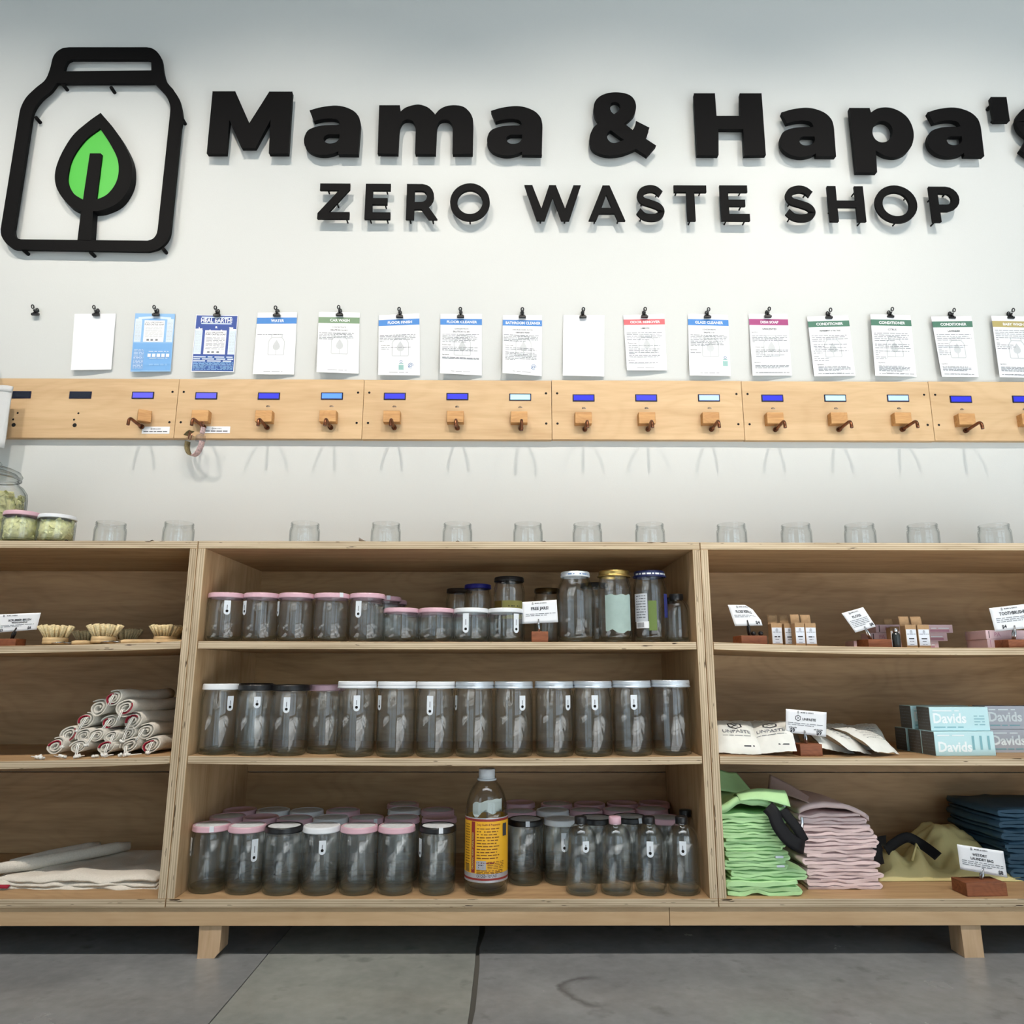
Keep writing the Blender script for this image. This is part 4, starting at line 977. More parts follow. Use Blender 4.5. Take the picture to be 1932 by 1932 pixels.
def jar(kind, x, y, z, lid, label, group, cat='jar', sticker=False, tg=None, strip=False, name=None, rot=None):
    t = thing(name or ('glass_bottle' if kind in ('round', 'cider', 'pepper') else 'glass_jar'), label, cat, (x, y, z), group)
    rz = random.uniform(0, 6.28)
    o = link('glass_body', jmesh((kind, 'b'), lambda: glass_body(kind)), t); o.rotation_euler = (0, 0, rz)
    link('glass_base', jmesh((kind, 'g'), lambda: base_mesh(kind)), t)
    h = JH[kind]
    if lid:
        zl = h - LH[kind] + .0022
        link('lid', jmesh((kind, 'l', lid), lambda: lid_mesh(kind, lid)), t, (0, 0, zl))
        if sticker:
            r = {'mid': .0365, 'tall': .04}.get(kind, .035)
            link('lid_sticker', jmesh((kind, 'st'), lambda: disc(r, 0)), t, (0, 0, zl + LH[kind] - .0011))
        if strip:   # paper seal folded over the rim
            b = MB(); r = {'mid': .0436, 'plain': .0444, 'tall': .0475, 'squat': .0441}.get(kind, .04); a0 = strip
            pts = lambda a, zz, rr: (rr*math.sin(a), -rr*math.cos(a), zz)
            top = zl + LH[kind] + .0004
            vs = []
            for i in range(4):
                a = a0 + (i-1.5)*.075; vs += [pts(a, top, r*.8), pts(a, top, r*.98), pts(a, zl+.002, r)]
            b.add(vs, [(i*3+j, i*3+3+j, i*3+4+j, i*3+1+j) for i in range(3) for j in range(2)], TAGM)
            b.build('paper_seal', t)
    if tg:   # (angle from facing us, length): a paper tag hanging from the neck against the glass
        R = {'tall': .0462, 'plain': .0442, 'mid': .0425, 'squat': .0437, 'low': .0437, 'round': .0372}[kind]; a, L_ = tg
        Z0 = h - {'tall': .03, 'plain': .026, 'mid': .024, 'squat': .018, 'low': .012, 'round': .045}[kind]
        o = link('paper_tag', jmesh(('tag', L_), lambda: tag_mesh(L_)), t, (R*math.sin(a), -R*math.cos(a), Z0)); o.rotation_euler = (0, 0, a)
    return t

# -- top of the units: open jars standing near the wall
TOPZ = UZ1 + .0002
G0 = 'open empty jars along the shelf top'
tops = [(208, 'next to the white-lidded crumb jar'), (337, 'near the seam of the first two units'), (575, 'under the WATER and CAR WASH taps'), (728, 'with a folded slip at its foot'),
        (863, 'under the FLOOR CLEANER tap'), (996, 'under the BATHROOM CLEANER tap'), (1108, 'under the tap next to ODOR REMOVER'), (1226, 'under the ODOR REMOVER tap'), (1380, 'just past the far seam'),
        (1502, 'under the DISH SOAP tap'), (1622, 'under the PEPPERMINT & TEA TREE tap'), (1741, 'under the CITRUS tap'), (1876, 'under the LAVENDER tap, last of the row')]
for px, lab in tops:
    q = at(px, 1005, -.09)
    jar('squat', q.x, -.09, TOPZ, None, 'open glass jar on the shelf top ' + lab, G0)
CRUMB = mat('pale_green_crumbs', (228, 228, 172), .8, noise_amt=.2, noise_scale=120)
def crumbs(r, h, n, seed, big=1):
    rnd = random.Random(seed); b = MB()
    b.lathe([(0, 0), (r*.93, 0), (r*.93, h*.9), (r*.7, h*1.0), (0, h*.97)], 20, CRUMB)
    for i in range(n):
        a = rnd.uniform(0, 6.28); z = rnd.uniform(.05, 1)*h; s_ = rnd.uniform(.005, .012)*big
        c0 = Vector((r*.92*math.cos(a), r*.92*math.sin(a), z)); M3 = Matrix.Rotation(rnd.uniform(0, 6), 3, (rnd.random(), rnd.random(), rnd.random()))
        vs = [c0 + M3 @ Vector(v) for v in ((-s_, -s_*.6, 0), (s_, -s_*.5, s_*.2), (s_*.8, s_*.6, -s_*.1), (-s_*.7, s_*.5, s_*.3), (0, 0, s_*.5))]
        vs = [Vector((v.x, v.y, v.z)) * 1 if math.hypot(v.x, v.y) < r*.99 else Vector((v.x*r*.985/math.hypot(v.x, v.y), v.y*r*.985/math.hypot(v.x, v.y), v.z)) for v in vs]
        b.add(vs, [(0, 1, 4), (1, 2, 4), (2, 3, 4), (3, 0, 4)], CRUMB)
    return b
for px, lid, lab, sc in ((40, 'pink', 'small jar of pale green soap crumbs with a pink lid, on the shelf top', 1), (106, 'white', 'small jar of pale green soap crumbs with a white lid, on the shelf top', .9)):
    q = at(px, 1000, -.385); t = jar('low', q.x, -.385, TOPZ, lid, lab, None); t.scale = (1, 1, sc)
    o = crumbs(.0392, .058, 80, px).build('soap_crumbs', t, loc=(0, 0, .009)); o['kind'] = 'stuff'
# big cookie jar
q = at(-22, 960, -.14)
t = thing('storage_jar', 'large glass storage jar of yellow-green soap chips with a glass lid', 'jar', (q.x, -.15, TOPZ))
r = .098; b = MB()
b.lathe([(0, .003), (r*.8, 0), (r*.96, .006), (r, .02), (r, .176), (r*.97, .194), (r*.86, .210), (r*.74, .218), (r*.72, .224), (r*.72, .238), (r*.7, .238), (r*.7, .220), (r*.82, .208), (r*.93, .192), (r-.004, .174), (r-.004, .02), (r*.8, .01), (0, .01)], 56, GLASS); b.build('glass_body', t)
b = MB(); b.lathe([(0, .283), (r*.2, .282), (r*.24, .276), (r*.18, .268), (r*.3, .266), (r*.56, .262), (r*.74, .254), (r*.80, .244), (r*.78, .2395), (r*.7, .24), (r*.66, .248), (r*.4, .257), (0, .259)], 48, GLASS); b.build('glass_lid', t)
b = MB(); b.tube([(r*.77*math.cos(a), r*.77*math.sin(a), .232) for a in [i*PI/20 for i in range(41)]], .0022, STEEL, 6, caps=False); b.build('wire_bail', t)
o = crumbs(.092, .172, 420, 5, 1.7).build('soap_chips', t, loc=(0, 0, .012)); o['kind'] = 'stuff'
# pale cloth bag hanging from a wall hook beside the jar
CANV = mat('pale_grey_cloth', (206, 208, 208), .9, bump=.25, bump_scale=500)
q1 = at(24, 730, -.075); q2 = at(11, 846, -.075); wbag = .24; hb = q1.z-q2.z
t = thing('cloth_bag', 'pale grey cloth bag hanging in front of the first board', 'bag', (q1.x-wbag/2, -.075, q2.z))
def bagf(u, v):
    x = (u-.5)*wbag; z = v*hb + .004*math.sin(u*9); d = .012*math.sin(PI*min(1, max(0, u)))*(1-.5*v) + .002*math.sin(u*17+v*5)
    return Vector((x, -d, z)), Vector((0, -1, 0))
b = MB(); b.slab(bagf, 18, 10, .004, CANV); b.build('bag_body', t)
b = MB(); b.slab(lambda u, v: (bagf(u, .9+v*.1)[0] + Vector((0, -.0016, 0)), Vector((0, -1, 0))), 18, 2, .0012, CANV); b.build('hem', t)
b = MB(); b.tube([(-.06, 0, hb-.01), (-.05, 0, hb+.06), (-.01, .02, hb+.13), (0, .055, hb+.15), (.01, .02, hb+.13), (.05, 0, hb+.06), (.06, 0, hb-.01)], .003, CANV, 6); b.build('handle', t)
b = MB(); b.tube([(0, .075, hb+.145), (0, .045, hb+.145), (0, .04, hb+.155)], .003, STEEL, 8); b.build('wall_hook', t)
# slips and bits on the shelf top
PINKC = mat('dusty_pink_card', (176, 150, 150), .8)
def slip(px, w_, d_, m, lab, curl=0, Y=-.36, rz=0):
    q = at(px, 1019, Y); t = thing('paper_slip', lab, 'slip', (q.x, Y, TOPZ), 'loose slips on the shelf top', rz)
    b = MB(); b.slab(lambda u, v: (Vector(((u-.5)*w_, (v-.5)*d_, .001 + curl*max(0, .5-u)**2)), Vector((0, 0, 1))), 8, 2, .0006, m); b.build('card', t)
slip(706, .075, .05, PAPER, 'curled pale slip of paper at the foot of a top jar', .05, -.40, .2)
slip(1487, .075, .06, PINKC, 'dusty pink card lying by the jar under the DISH SOAP tap', .02, -.22, .3)
slip(1625, .08, .1, PINKC, 'dusty pink card lying before the jar under the PEPPERMINT tap', .0, -.25)
slip(1014, .05, .05, PAPER, 'small white slip by the jar under the BATHROOM CLEANER tap', .01, -.38)
for px, lab in ((126, 'black wire loop on the shelf top by the crumb jars'), (288, 'black wire loop on the shelf top between two open jars'), (864, 'black wire loop before the jar under FLOOR CLEANER'), (1027, 'black wire loop by the jar under BATHROOM CLEANER')):
    q = at(px, 1018, -.42); t = thing('wire_loop', lab, 'wire', (q.x, -.42, TOPZ), 'black wire loops on the shelf top')
    b = MB(); b.tube([(-.008, .004, .0015), (-.004, 0, .005), (0, -.002, .006), (.004, 0, .004), (.003, .004, .0015), (.012, .012, .0015)], .0012, CLIPB, 6); b.build('wire', t)

# ================================================================== middle unit, top shelf
def X_at(px, py, Y): return at(px, py, Y).x
GA = 'empty jars on the top shelf of the middle unit'
SA = ['first', 'second', 'third', 'fourth', 'fifth']
for i, px in enumerate((424.9, 492, 557.8, 625, 692)):
    jar('squat', X_at(px, 1165, -.395), -.395, sagz(X_at(px, 1165, -.395), 1), 'pink', 'empty squat jar with pink lid, %s from the divider in the taller row' % SA[i], GA,
        tg={0: (.42, .034), 1: (-.75, .034), 2: (-1.0, .036), 4: (-.3, .040)}.get(i), strip={3: .75}.get(i))
for px, Y, lab, st in ((724, -.315, 'pink-lidded squat jar peeking out behind the fifth of the taller row', .4), (736, -.225, 'pink-lidded squat jar at the very back of the taller row', None)):
    jar('squat', X_at(px, 1165, Y), Y, SZ1, 'pink', lab, GA, strip=st)
for px, lid, lab, tg in ((757, 'pink', 'low pink-lidded jar standing next to the taller pink-lidded row', None), (823, 'pink', 'low pink-lidded jar beside the low white-lidded jars', None), (889, 'white', 'low white-lidded jar in front of the blue-lidded jar', (-.25, .046)), (954, 'white', 'low white-lidded jar with a white paper tag, in front of the PEAR jar', (.62, .046))):
    jar('low', X_at(px, 1175, -.395), -.395, SZ1, lid, lab, GA, tg=tg)
for px, Y, lab in ((790, -.30, 'low pink-lidded jar behind and between the two low pink ones'), (858, -.305, 'low pink-lidded jar behind the first low white-lidded jar'), (924, -.305, 'low pink-lidded jar behind and between the low white-lidded jars')):
    jar('low', X_at(px, 1175, Y), Y, SZ1, 'pink', lab, GA)
def patch(t, R, a0, a1, z0, z1, m, name, n=12, rag=0):
    b = MB(); f = lambda u, v: Vector((R*math.sin(a0+(a1-a0)*u), -R*math.cos(a0+(a1-a0)*u), z0+(z1-z0)*v + rag*noise.noise(Vector((u*4, v*3, z0*50)))*(1 if v in (0, 1) else 0)))
    b.grid(f, n, 4, m); me = b.mesh(name, fixn=False); o = link(name, me, t); return o
GF = 'mixed second-hand jars on the top shelf'
jar('pot', X_at(866, 1160, -.12), -.12, SZ1, 'umber', 'dark-lidded jar at the back, half hidden by the blue-lidded jar', GF)
jar('pot', X_at(901, 1160, -.225), -.225, SZ1, 'blue', 'jar with a cobalt blue lid behind the low white-lidded jars', GF)
t = jar('pot', X_at(960.5, 1150, -.27), -.27, SZ1, 'black', 'jar with a black lid and a yellow PEAR label', GF); t.scale = (1.09, 1.09, 1.09)
PEARL = mat('straw_yellow_label', (206, 196, 116), .7); PEARD = mat('mustard_label_end', (120, 96, 34), .7)
patch(t, .0379, -.45, .95, .058, .101, PEARL, 'label'); patch(t, .0379, -1.2, -.5, .058, .101, PEARD, 'label')
P = Print(); P.text('PEAR', .0, .070, .0095, INK, .0, 'l', maxw=.03); P.words(.0, .028, .088, .0022, INK, .01)
P.build('label_print', lambda x, z, h: Vector(((.0381+h)*math.sin(x/.0379-.05), -(.0381+h)*math.cos(x/.0379-.05), z)), t)
jar('pot', X_at(1032.5, 1160, -.13), -.13, SZ1, 'bronze', 'jar with a dull gold lid behind the FREE JARS! card', GF)
t = jar('pickle', X_at(1086, 1150, -.385), -.385, SZ1, 'white', 'wide-shouldered big jar with a white printed lid', GF)
P = Print(); P.words(-.05, .05, .0, .0028, SEAL, .016)
P.build('lid_print', lambda x, z, h: Vector(((.0366+h)*math.sin(x/.0362), -(.0366+h)*math.cos(x/.0362), .1655+z)), t)
t = jar('mason', X_at(1160, 1150, -.385), -.385, SZ1, 'gold', 'canning jar with a gold lid and a pale blank label', GF)
patch(t, .0419, -.72, .95, .026, .116, mat('pale_green_label_back', (150, 170, 164), .75, noise_amt=.08, noise_scale=40), 'label', rag=.01)
t = jar('mason', X_at(1227, 1150, -.38), -.38, SZ1, 'navy', 'jar with a navy blue lid and a nutrition label', GF)
P = Print(); P.words(-.045, .05, .0, .004, PAPER, .012); P.build('lid_print', lambda x, z, h: Vector(((.0389+h)*math.sin(x/.038), -(.0389+h)*math.cos(x/.038), .167+z)), t)
patch(t, .0419, -1.25, -.35, .05, .118, mat('white_nutrition_label', (188, 192, 198), .7), 'label'); patch(t, .0419, -1.15, -.28, .034, .05, PAPER, 'label')
patch(t, .0419, -.3, .18, .028, .1, mat('green_label_stripe', (92, 112, 52), .7), 'label'); patch(t, .0419, .75, 1.3, .06, .118, mat('blue_label_stripe', (36, 44, 110), .6), 'label')
P = Print()
for j in range(9): P.words(-.046, -.019, .112-j*.0065, .0016, INK, .008)
for j in range(12): P.rect(-.044+j*.0017, .036, -.0433+j*.0017, .048, INK)
P.build('label_print', lambda x, z, h: Vector(((.0421+h)*math.sin(x/.0419), -(.0421+h)*math.cos(x/.0419), z)), t)
jar('pot', X_at(1122, 1160, -.26), -.26, SZ1, 'black', 'black-lidded jar behind and between the white-lidded and gold-lidded jars', GF)
jar('pepper', X_at(1277.5, 1170, -.375), -.375, SZ1, 'black', 'small clear bottle with a black cap at the end of the top shelf', GF, 'bottle')
jar('pepper', X_at(1266, 1170, -.28), -.28, SZ1, 'black', 'small clear bottle with a black cap behind the end bottle', GF, 'bottle')

# ---- middle shelf
GB = 'tall empty jars on the middle shelf'
for i, (px, lid, tg, lab) in enumerate(((414.5, 'white', (.85, .034), 'tall jar with a smooth white lid at the divider end of the middle shelf'), (482, 'black', (.35, .026), 'tall black-lidded jar next to the smooth white-lidded one'), (546, 'black', (.1, .036), 'tall black-lidded jar next to the pink-lidded one'))):
    x = X_at(px, 1350, -.393); jar('plain', x, -.393, sagz(x, 2), lid, lab, GB, tg=tg)
x = X_at(612, 1350, -.36); jar('plain', x, -.345, sagz(x, 2), 'pink', 'tall jar with a pink lid set back on the middle shelf', GB)
x = X_at(478, 1350, -.3); jar('plain', x, -.295, sagz(x, 2), 'black', 'tall black-lidded jar behind the front black-lidded pair', GB)
ON = ['first', 'second', 'third', 'fourth', 'fifth', 'sixth', 'seventh', 'eighth', 'ninth']
for i, px in enumerate((672.4, 747.8, 821.8, 895, 969, 1046, 1118.6, 1192.6, 1266.6)):
    x = X_at(px, 1350, -.397)
    jar('tall', x, -.397, sagz(x, 2), 'white' if i < 3 else 'silver', 'tall jar with ribbed %s lid, %s along from the pink-lidded one' % ('white' if i < 3 else 'silver', ON[i]), GB,
        tg={0: (.18, .036), 1: (-.9, .034), 2: (-.2, .044), 3: (-1.2, .034), 4: (.45, .034), 5: (.7, .034), 6: (.0, .034), 7: (-.05, .034)}.get(i))

# ---- bottom shelf
GC = 'empty jars crowding the bottom shelf'
LT = BOT + JH['mid'] + .002
row3 = [
 (393.6, 1553.7, 'pink', 1, (-1.0, .04), .35, 'front pink-lidded jar against the divider on the bottom shelf'), (460, 1555, 'pink', 1, (.75, .048), None, 'front pink-lidded jar with a long white tag, next to the black-lidded one'), (530, 1557, 'black', 1, None, None, 'front black-lidded jar between pink-lidded and white-lidded jars'),
 (602, 1557.5, 'white', 1, (.3, .03), None, 'front white-lidded jar next to the black-lidded one, bottom shelf'), (672, 1557, 'pink', 1, None, None, 'front pink-lidded jar right after the white-lidded one'), (743, 1556.7, 'pink', 1, None, None, 'front pink-lidded jar before the gap and the lone black-lidded jar'),
 (826.5, 1556, 'black', 1, (-1.1, .04), .25, 'front black-lidded jar standing alone beside the yellow-labelled bottle'),
 (422, 1538.5, 'pink', 1, None, None, 'second-row pink-lidded jar nearest the divider'), (486, 1540, 'pink', 0, None, None, 'second-row pink-lidded jar without sticker, behind the black-lidded one'), (553, 1542, 'pink', 1, None, None, 'second-row pink-lidded jar behind the front white-lidded one'),
 (622, 1541, 'white', 1, None, None, 'second-row white-lidded jar behind two front pink-lidded ones'), (687, 1541, 'pink', 1, None, .7, 'second-row pink-lidded jar with a white seal on its rim'), (755.5, 1541, 'pink', 1, None, None, 'second-row pink-lidded jar before the gap'), (829, 1541, 'pink', 0, None, None, 'second-row plain dark pink-lidded jar behind the lone black-lidded one'),
 (447, 1526.5, 'pink', 0, None, None, 'third-row pink-lidded jar in the divider corner'), (509, 1527, 'white', 1, None, None, 'third-row white-lidded jar nearer the divider'), (579, 1528, 'white', 1, None, None, 'third-row white-lidded jar farther from the divider'), (647.5, 1527.5, 'pink', 1, None, None, 'third-row pink-lidded jar past the two white-lidded ones'),
 (763, 1526, 'white', 1, None, None, 'third-row white-lidded jar before the gap'), (826, 1527, 'pink', 1, None, None, 'third-row pink-lidded jar behind the plain dark pink one'), (760.6, 1515.5, 'pink', 1, None, None, 'rearmost pink-lidded jar behind the third-row white one'),
 (991.4, 1544, 'black', 1, None, .1, 'black-lidded jar with torn seal right after the yellow-labelled bottle'), (1054, 1543.5, 'white', 1, (.1, .042), None, 'white-lidded jar with a white tag, between bottle and black caps'),
 (1122, 1541, 'black', 1, None, None, 'black-lidded jar behind the first small bottles'), (1184, 1539, 'black', 1, None, .5, 'black-lidded jar with seal behind the pink-capped bottle'), (1256, 1541, 'pink', 1, None, None, 'pink-lidded jar behind the last two small bottles'),
 (980, 1529, 'pink', 1, None, None, 'second-row pink-lidded jar behind the torn-seal black one'), (1040, 1527.2, 'white', 1, None, None, 'second-row white-lidded jar past the yellow-labelled bottle'), (1101, 1527, 'pink', 1, None, None, 'second-row pink-lidded jar with shiny torn sticker'), (1163, 1526, 'pink', 1, None, None, 'second-row pink-lidded jar behind the seal-marked black one'), (1229, 1524.5, 'pink', 1, None, None, 'second-row pink-lidded jar by the far side panel'),
 (980, 1513, 'pink', 0, None, None, 'rear pink-lidded jar seen beside the bottle neck'), (1050, 1515, 'pink', 1, None, None, 'rear pink-lidded jar, second from the bottle'), (1112, 1515, 'pink', 0, None, None, 'rear pink-lidded jar, third from the bottle'), (1174, 1514, 'pink', 0, None, None, 'rear pink-lidded jar, fourth from the bottle'), (1234, 1513.5, 'pink', 0, None, None, 'rear pink-lidded jar in the dark corner of the side panel'),
]
placed = []
for px, py, lid, stk, tg, stp, lab in row3:
    q = on(px, py, LT); x, y = q.x, min(max(q.y, -.392), -.075)
    for _ in range(30):     # settle neighbours so that no two jars overlap
        for (a, bq) in placed:
            d = math.hypot(x-a, y-bq)
            if d < .0868:
                k = (.0869-d)/max(d, 1e-4); x += (x-a)*k*.6; y += (y-bq)*k*.6
        x = min(max(x, X0+.018+.044), X0+UW-.018-.044); y = min(max(y, -.398), -.070)
    placed.append((x, y))
    jar('mid', x, y, BOT, lid, lab, GC, sticker=bool(stk), tg=tg, strip=stp)
GD = 'small capped bottles on the bottom shelf'
for px, py, lid, tg, lab in ((1096, 1541, 'black', (.2, .024), 'small clear black-capped bottle, the one nearest the yellow-labelled bottle'), (1161, 1542, 'pink', None, 'small clear bottle with a pink cap among the black-capped ones'), (1225, 1540, 'black', (-.15, .034), 'small clear black-capped bottle right after the pink-capped one'), (1287, 1540, 'black', (-.2, .03), 'small clear black-capped bottle nearest the far side panel')):
    x = X_at(px, 1600, -.395)
    jar('round', x, -.399, BOT, lid, lab, GD, 'bottle', tg=tg)
x = X_at(1318, 1640, -.33); jar('round', x-.022, -.312, BOT, 'black', 'small bottle half hidden in the corner behind the last small one', GD, 'bottle')
# large cider bottle with yellow label
x = X_at(917.5, 1600, -.39)
t = jar('cider', x, -.388, BOT, 'white', 'large clear bottle with a yellow label and white cap', None, 'bottle')
b = MB(); b.lathe([(.0180, .2415), (.0222, .2415), (.0226, .2435), (.0222, .2455), (.018, .2455)], 36, LIDS['white']); b.build('cap_ring', t)
YEL = mat('golden_yellow_label', (236, 178, 38), .55); REDL = mat('brick_red_label', (142, 44, 38), .55); SILV = mat('silver_label_band', (188, 186, 190), .35, metal=.4)
R_ = .0496
patch(t, R_, -3.1, 3.1, .030, .165, YEL, 'label', 64)
P = Print(); f = lambda x, z, h: Vector(((R_+.0002+h)*math.sin(x/R_), -(R_+.0002+h)*math.cos(x/R_), z))
L0, L1 = -.15, .15
P.rect(L0, .158, L1, .163, REDL, 40); P.rect(L0, .163, L1, .1655, SILV, 40)
P.rect(L0, .0295, L1, .034, SILV, 40); P.rect(L0, .034, L1, .0385, REDL, 40); P.rect(L0, .0385, L1, .048, SILV, 40)
P.rect(-.0355, .049, -.0255, .157, REDL, 3); P.text('CA CASH REFUND', -.021, .0405, .0055, INK, .01, 'l', maxw=.047)
P.text('Daily Health & Preparation', -.021, .149, .0045, REDL, .01, 'l', maxw=.056)
BRN = mat('brown_label_ink', (120, 70, 20), .7)
for j in range(11): P.words(-.021, .032-(j % 3)*.003, .1425-j*.0062, .002, BRN, .010)
P.words(-.021, .02, .0705, .0022, REDL, .01); P.rect(-.022, .0715-.015, .001, .0715-.0005+.004, SILV, 3)
for j in range(3): P.words(-.017, -.005, .071-j*.005, .002, INK, .008)
for j in range(5): P.words(.004, .045, .0725-j*.0034, .0012, BRN, .01)
for j in range(3): P.words(-.021, .042, .0545-j*.003, .0014, BRN, .01)
for j in range(16): P.words(-.056, -.040, .15-j*.0056, .0016, BRN, .006)
P.rect(.042, .125, .055, .152, INK, 3)
for j in range(7): P.rect(-.055+j*.0022, .050, -.054+j*.0022, .066, INK)
P.text('ORGANIC RAW UNFILTERED', -.0285, .056, .0042, PEARL, .01, 'l', maxw=.092, rot=PI/2)
P.build('label_print', f, t)
patch(t, R_-.0045, -.75, .9, .17, .2, mat('pale_label_back', (170, 182, 180), .8), 'label', rag=.02)

# ================================================================== price cards and wooden holders
GH = 'wooden card holders on the shelves'; GI = 'small white price cards'
def card(px, Y, label, items, curl=0, lean=.0):
    """px: TL TR BR BL in the photograph; items: (text, x, y, h, bold, maxw) with x,y in 0..1 from the top"""
    W = [at(a, b, Y + (lean if i < 2 else 0)) for i, (a, b) in enumerate(px)]
    base = (W[2]+W[3])/2; wd = (W[1]-W[0]).length; ht = (W[0]-W[3]).length
    t = thing('price_card', label, 'card', base, GI)
    def f3(u, v, h=0):
        p = (W[0]*(1-u) + W[1]*u)*(1-v) + (W[3]*(1-u) + W[2]*u)*v - base
        k = max(0, u-.6)*max(0, .75-v)
        p.y -= h + .0; p.z -= curl*k*.035; p.x -= curl*k*.02; p.y += curl*k*.04
        return p
    b = MB(); b.slab(lambda u, v: (f3(u, v), Vector((0, -1, 0))), 10, 8, .0004, PAPER); b.build('paper', t)
    P = Print()
    emblem(P, wd*.3, ht*.9, ht*.07, ht*.1, INK, lw=.08); P.text("MAMA & HAPA'S", wd*.36, ht*.875, ht*.055, INK, .02, 'l', maxw=wd*.34)
    for it in items:
        if it[0] == 'lines':
            for j in range(it[3]): P.words(wd*it[1], wd*(it[2] - (.25 if j == it[3]-1 else 0)), ht*(1-it[4]-j*.075), ht*.026, GREYINK, wd*.11)
        else:
            tx, x, y, h, al = it[:5]; P.text(tx, wd*x, ht*(1-y), ht*h, INK, .03, al, maxw=wd*(it[5] if len(it) > 5 else .9))
    P.build('printed_text', lambda x, y, h: f3(x/wd, 1-y/ht, h+.0004), t)
    return t, W
def holder(x, y, z, w_, d_, h_, rz, tip, label, steel=STEEL):
    t = thing('card_holder', label, 'holder', (x, y, z), GH, rz)
    b = MB(); b.box(-w_/2, w_/2, -d_/2, d_/2, 0, h_, WALNUT); b.build('block', t, bevel=.0012)
    m = Matrix.Rotation(-rz, 4, 'Z'); tp = m @ (Vector(tip) - Vector((x, y, z)))
    b = MB(); b0 = Vector((tp.x*.4, tp.y*.6, h_-.003)); b1 = tp
    for off in (-.003, .003):
        b.tube([b0 + Vector((0, off, 0)), b0*.5 + b1*.5 + Vector((0, off*1.4, 0)), b1 + Vector((0, off*.2, 0))], [.0022, .003, .0012], steel, 6)
    b.build('clip', t)
    return t
ct, W = card([(-22, 1160), (77, 1156), (69, 1188), (-22, 1195)], -.39, 'white card reading SCRUBBER BRUSH WITH HANDLE on a wooden holder', [('SCRUBBER BRUSH', .62, .42, .11, 'c', .55), ('WITH HANDLE', .62, .55, .09, 'c', .42), ('lines', .25, .92, 2, .64), ('$6', .84, .92, .15, 'c'), ('$3', .26, .96, .15, 'c')])
x = X_at(16, 1208, -.39); holder(x, -.385, sagz(x, 1), .055, .04, .019, 0, at(31, 1184, -.391), 'reddish wooden card holder in front of the dish brushes', CLIPB)
ct, W = card([(985.5, 1136), (1050, 1131.5), (1053, 1174), (985, 1177)], -.405, 'white card reading FREE JARS! among the second-hand jars', [('FREE JARS!', .5, .4, .13, 'c', .5), ('lines', .1, .95, 2, .58)])
x = X_at(1018, 1199, -.41); holder(x, -.41, sagz(x, 1), .040, .04, .0255, 0, at(1016, 1168, -.406), 'reddish wooden card holder in front of the second-hand jars')
ct, W = card([(1373, 1141), (1427, 1141), (1438.6, 1180), (1386.8, 1181)], -.395, 'white card reading FLOSS REFILLS with one curling corner', [('FLOSS REFILLS', .5, .38, .12, 'c', .6), ('lines', .1, .9, 2, .5), ('$4', .86, .92, .14, 'c')], curl=1)
x = X_at(1417, 1203, -.395); holder(x, -.385, sagz(x, 1), .066, .05, .021, .12, at(1410, 1170, -.396), 'reddish wooden card holder under the FLOSS REFILLS card', CLIPB)
ct, W = card([(1588, 1157), (1628.5, 1145.5), (1652.5, 1182), (1614, 1193.5)], -.40, 'white card reading FLOSS, tilted steeply on its holder', [('FLOSS', .5, .36, .11, 'c', .4), ('lines', .1, .9, 5, .46), ('$8', .88, .9, .12, 'c')])
x = X_at(1651, 1211, -.39); holder(x, -.385, sagz(x, 1), .062, .05, .020, .12, at(1631, 1182, -.401), 'reddish wooden card holder under the tilted FLOSS card')
ct, W = card([(1866, 1147.5), (1940, 1138.5), (1953, 1184), (1877.6, 1191.6)], -.40, 'white card reading TOOTHBRUSHES in front of pink boxes', [('TOOTHBRUSHES', .56, .36, .13, 'c', .7), ('lines', .1, 1.0, 3, .48), ('$4', .25, .9, .14, 'c')])
x = X_at(1908, 1210, -.40); holder(x, -.40, sagz(x, 1), .060, .055, .0195, .1, at(1914, 1180, -.401), 'reddish wooden card holder under the TOOTHBRUSHES card')
ct, W = card([(1482.9, 1337.4), (1559.5, 1343.8), (1558.6, 1390.3), (1482.5, 1381.5)], -.40, 'white card with a hexagon emblem reading UNPASTE, two prices of $9', [('UNPASTE', .57, .42, .1, 'c', .36), ('lines', .04, .94, 2, .56), ('w/ fluoride', .17, .78, .06, 'c', .2), ('w/o fluoride', .8, .78, .06, 'c', .22), ('$9', .16, .95, .16, 'c'), ('$9', .82, .95, .16, 'c')])
wd = (W[1]-W[0]).length; ht = (W[0]-W[3]).length; base = (W[2]+W[3])/2
def hexmark(P, cx, cy, r, m):
    P.stroke([(cx+r*math.cos(PI/6+i*PI/3), cy+r*math.sin(PI/6+i*PI/3)) for i in range(6)], r*.22, m, True)
    P.stroke([(cx-r*.42, cy-r*.42), (cx+r*.42, cy+r*.42)], r*.14, m); P.stroke([(cx-r*.42, cy+r*.42), (cx+r*.42, cy-r*.42)], r*.14, m)
P = Print(); hexmark(P, wd*.3, ht*.66, ht*.12, INK)
def cf(x, y, h):
    u, v = x/wd, 1-y/ht; p = (W[0]*(1-u)+W[1]*u)*(1-v)+(W[3]*(1-u)+W[2]*u)*v-base; p.y -= h+.0004; return p
P.build('printed_emblem', cf, ct)
x = X_at(1524, 1415, -.405); holder(x, -.402, sagz(x, 2), .053, .045, .027, .05, at(1518, 1378, -.401), 'reddish wooden card holder among the paper pouches')
ct, W = card([(1805.5, 1592.8), (1893, 1606), (1900.7, 1656), (1812, 1640)], -.40, 'white card reading WET/DRY LAUNDRY BAG on a wooden holder', [('WET/DRY', .46, .36, .1, 'c', .35), ('LAUNDRY BAG', .5, .52, .1, 'c', .56), ('lines', .06, .94, 3, .6), ('$8', .87, .92, .14, 'c')])
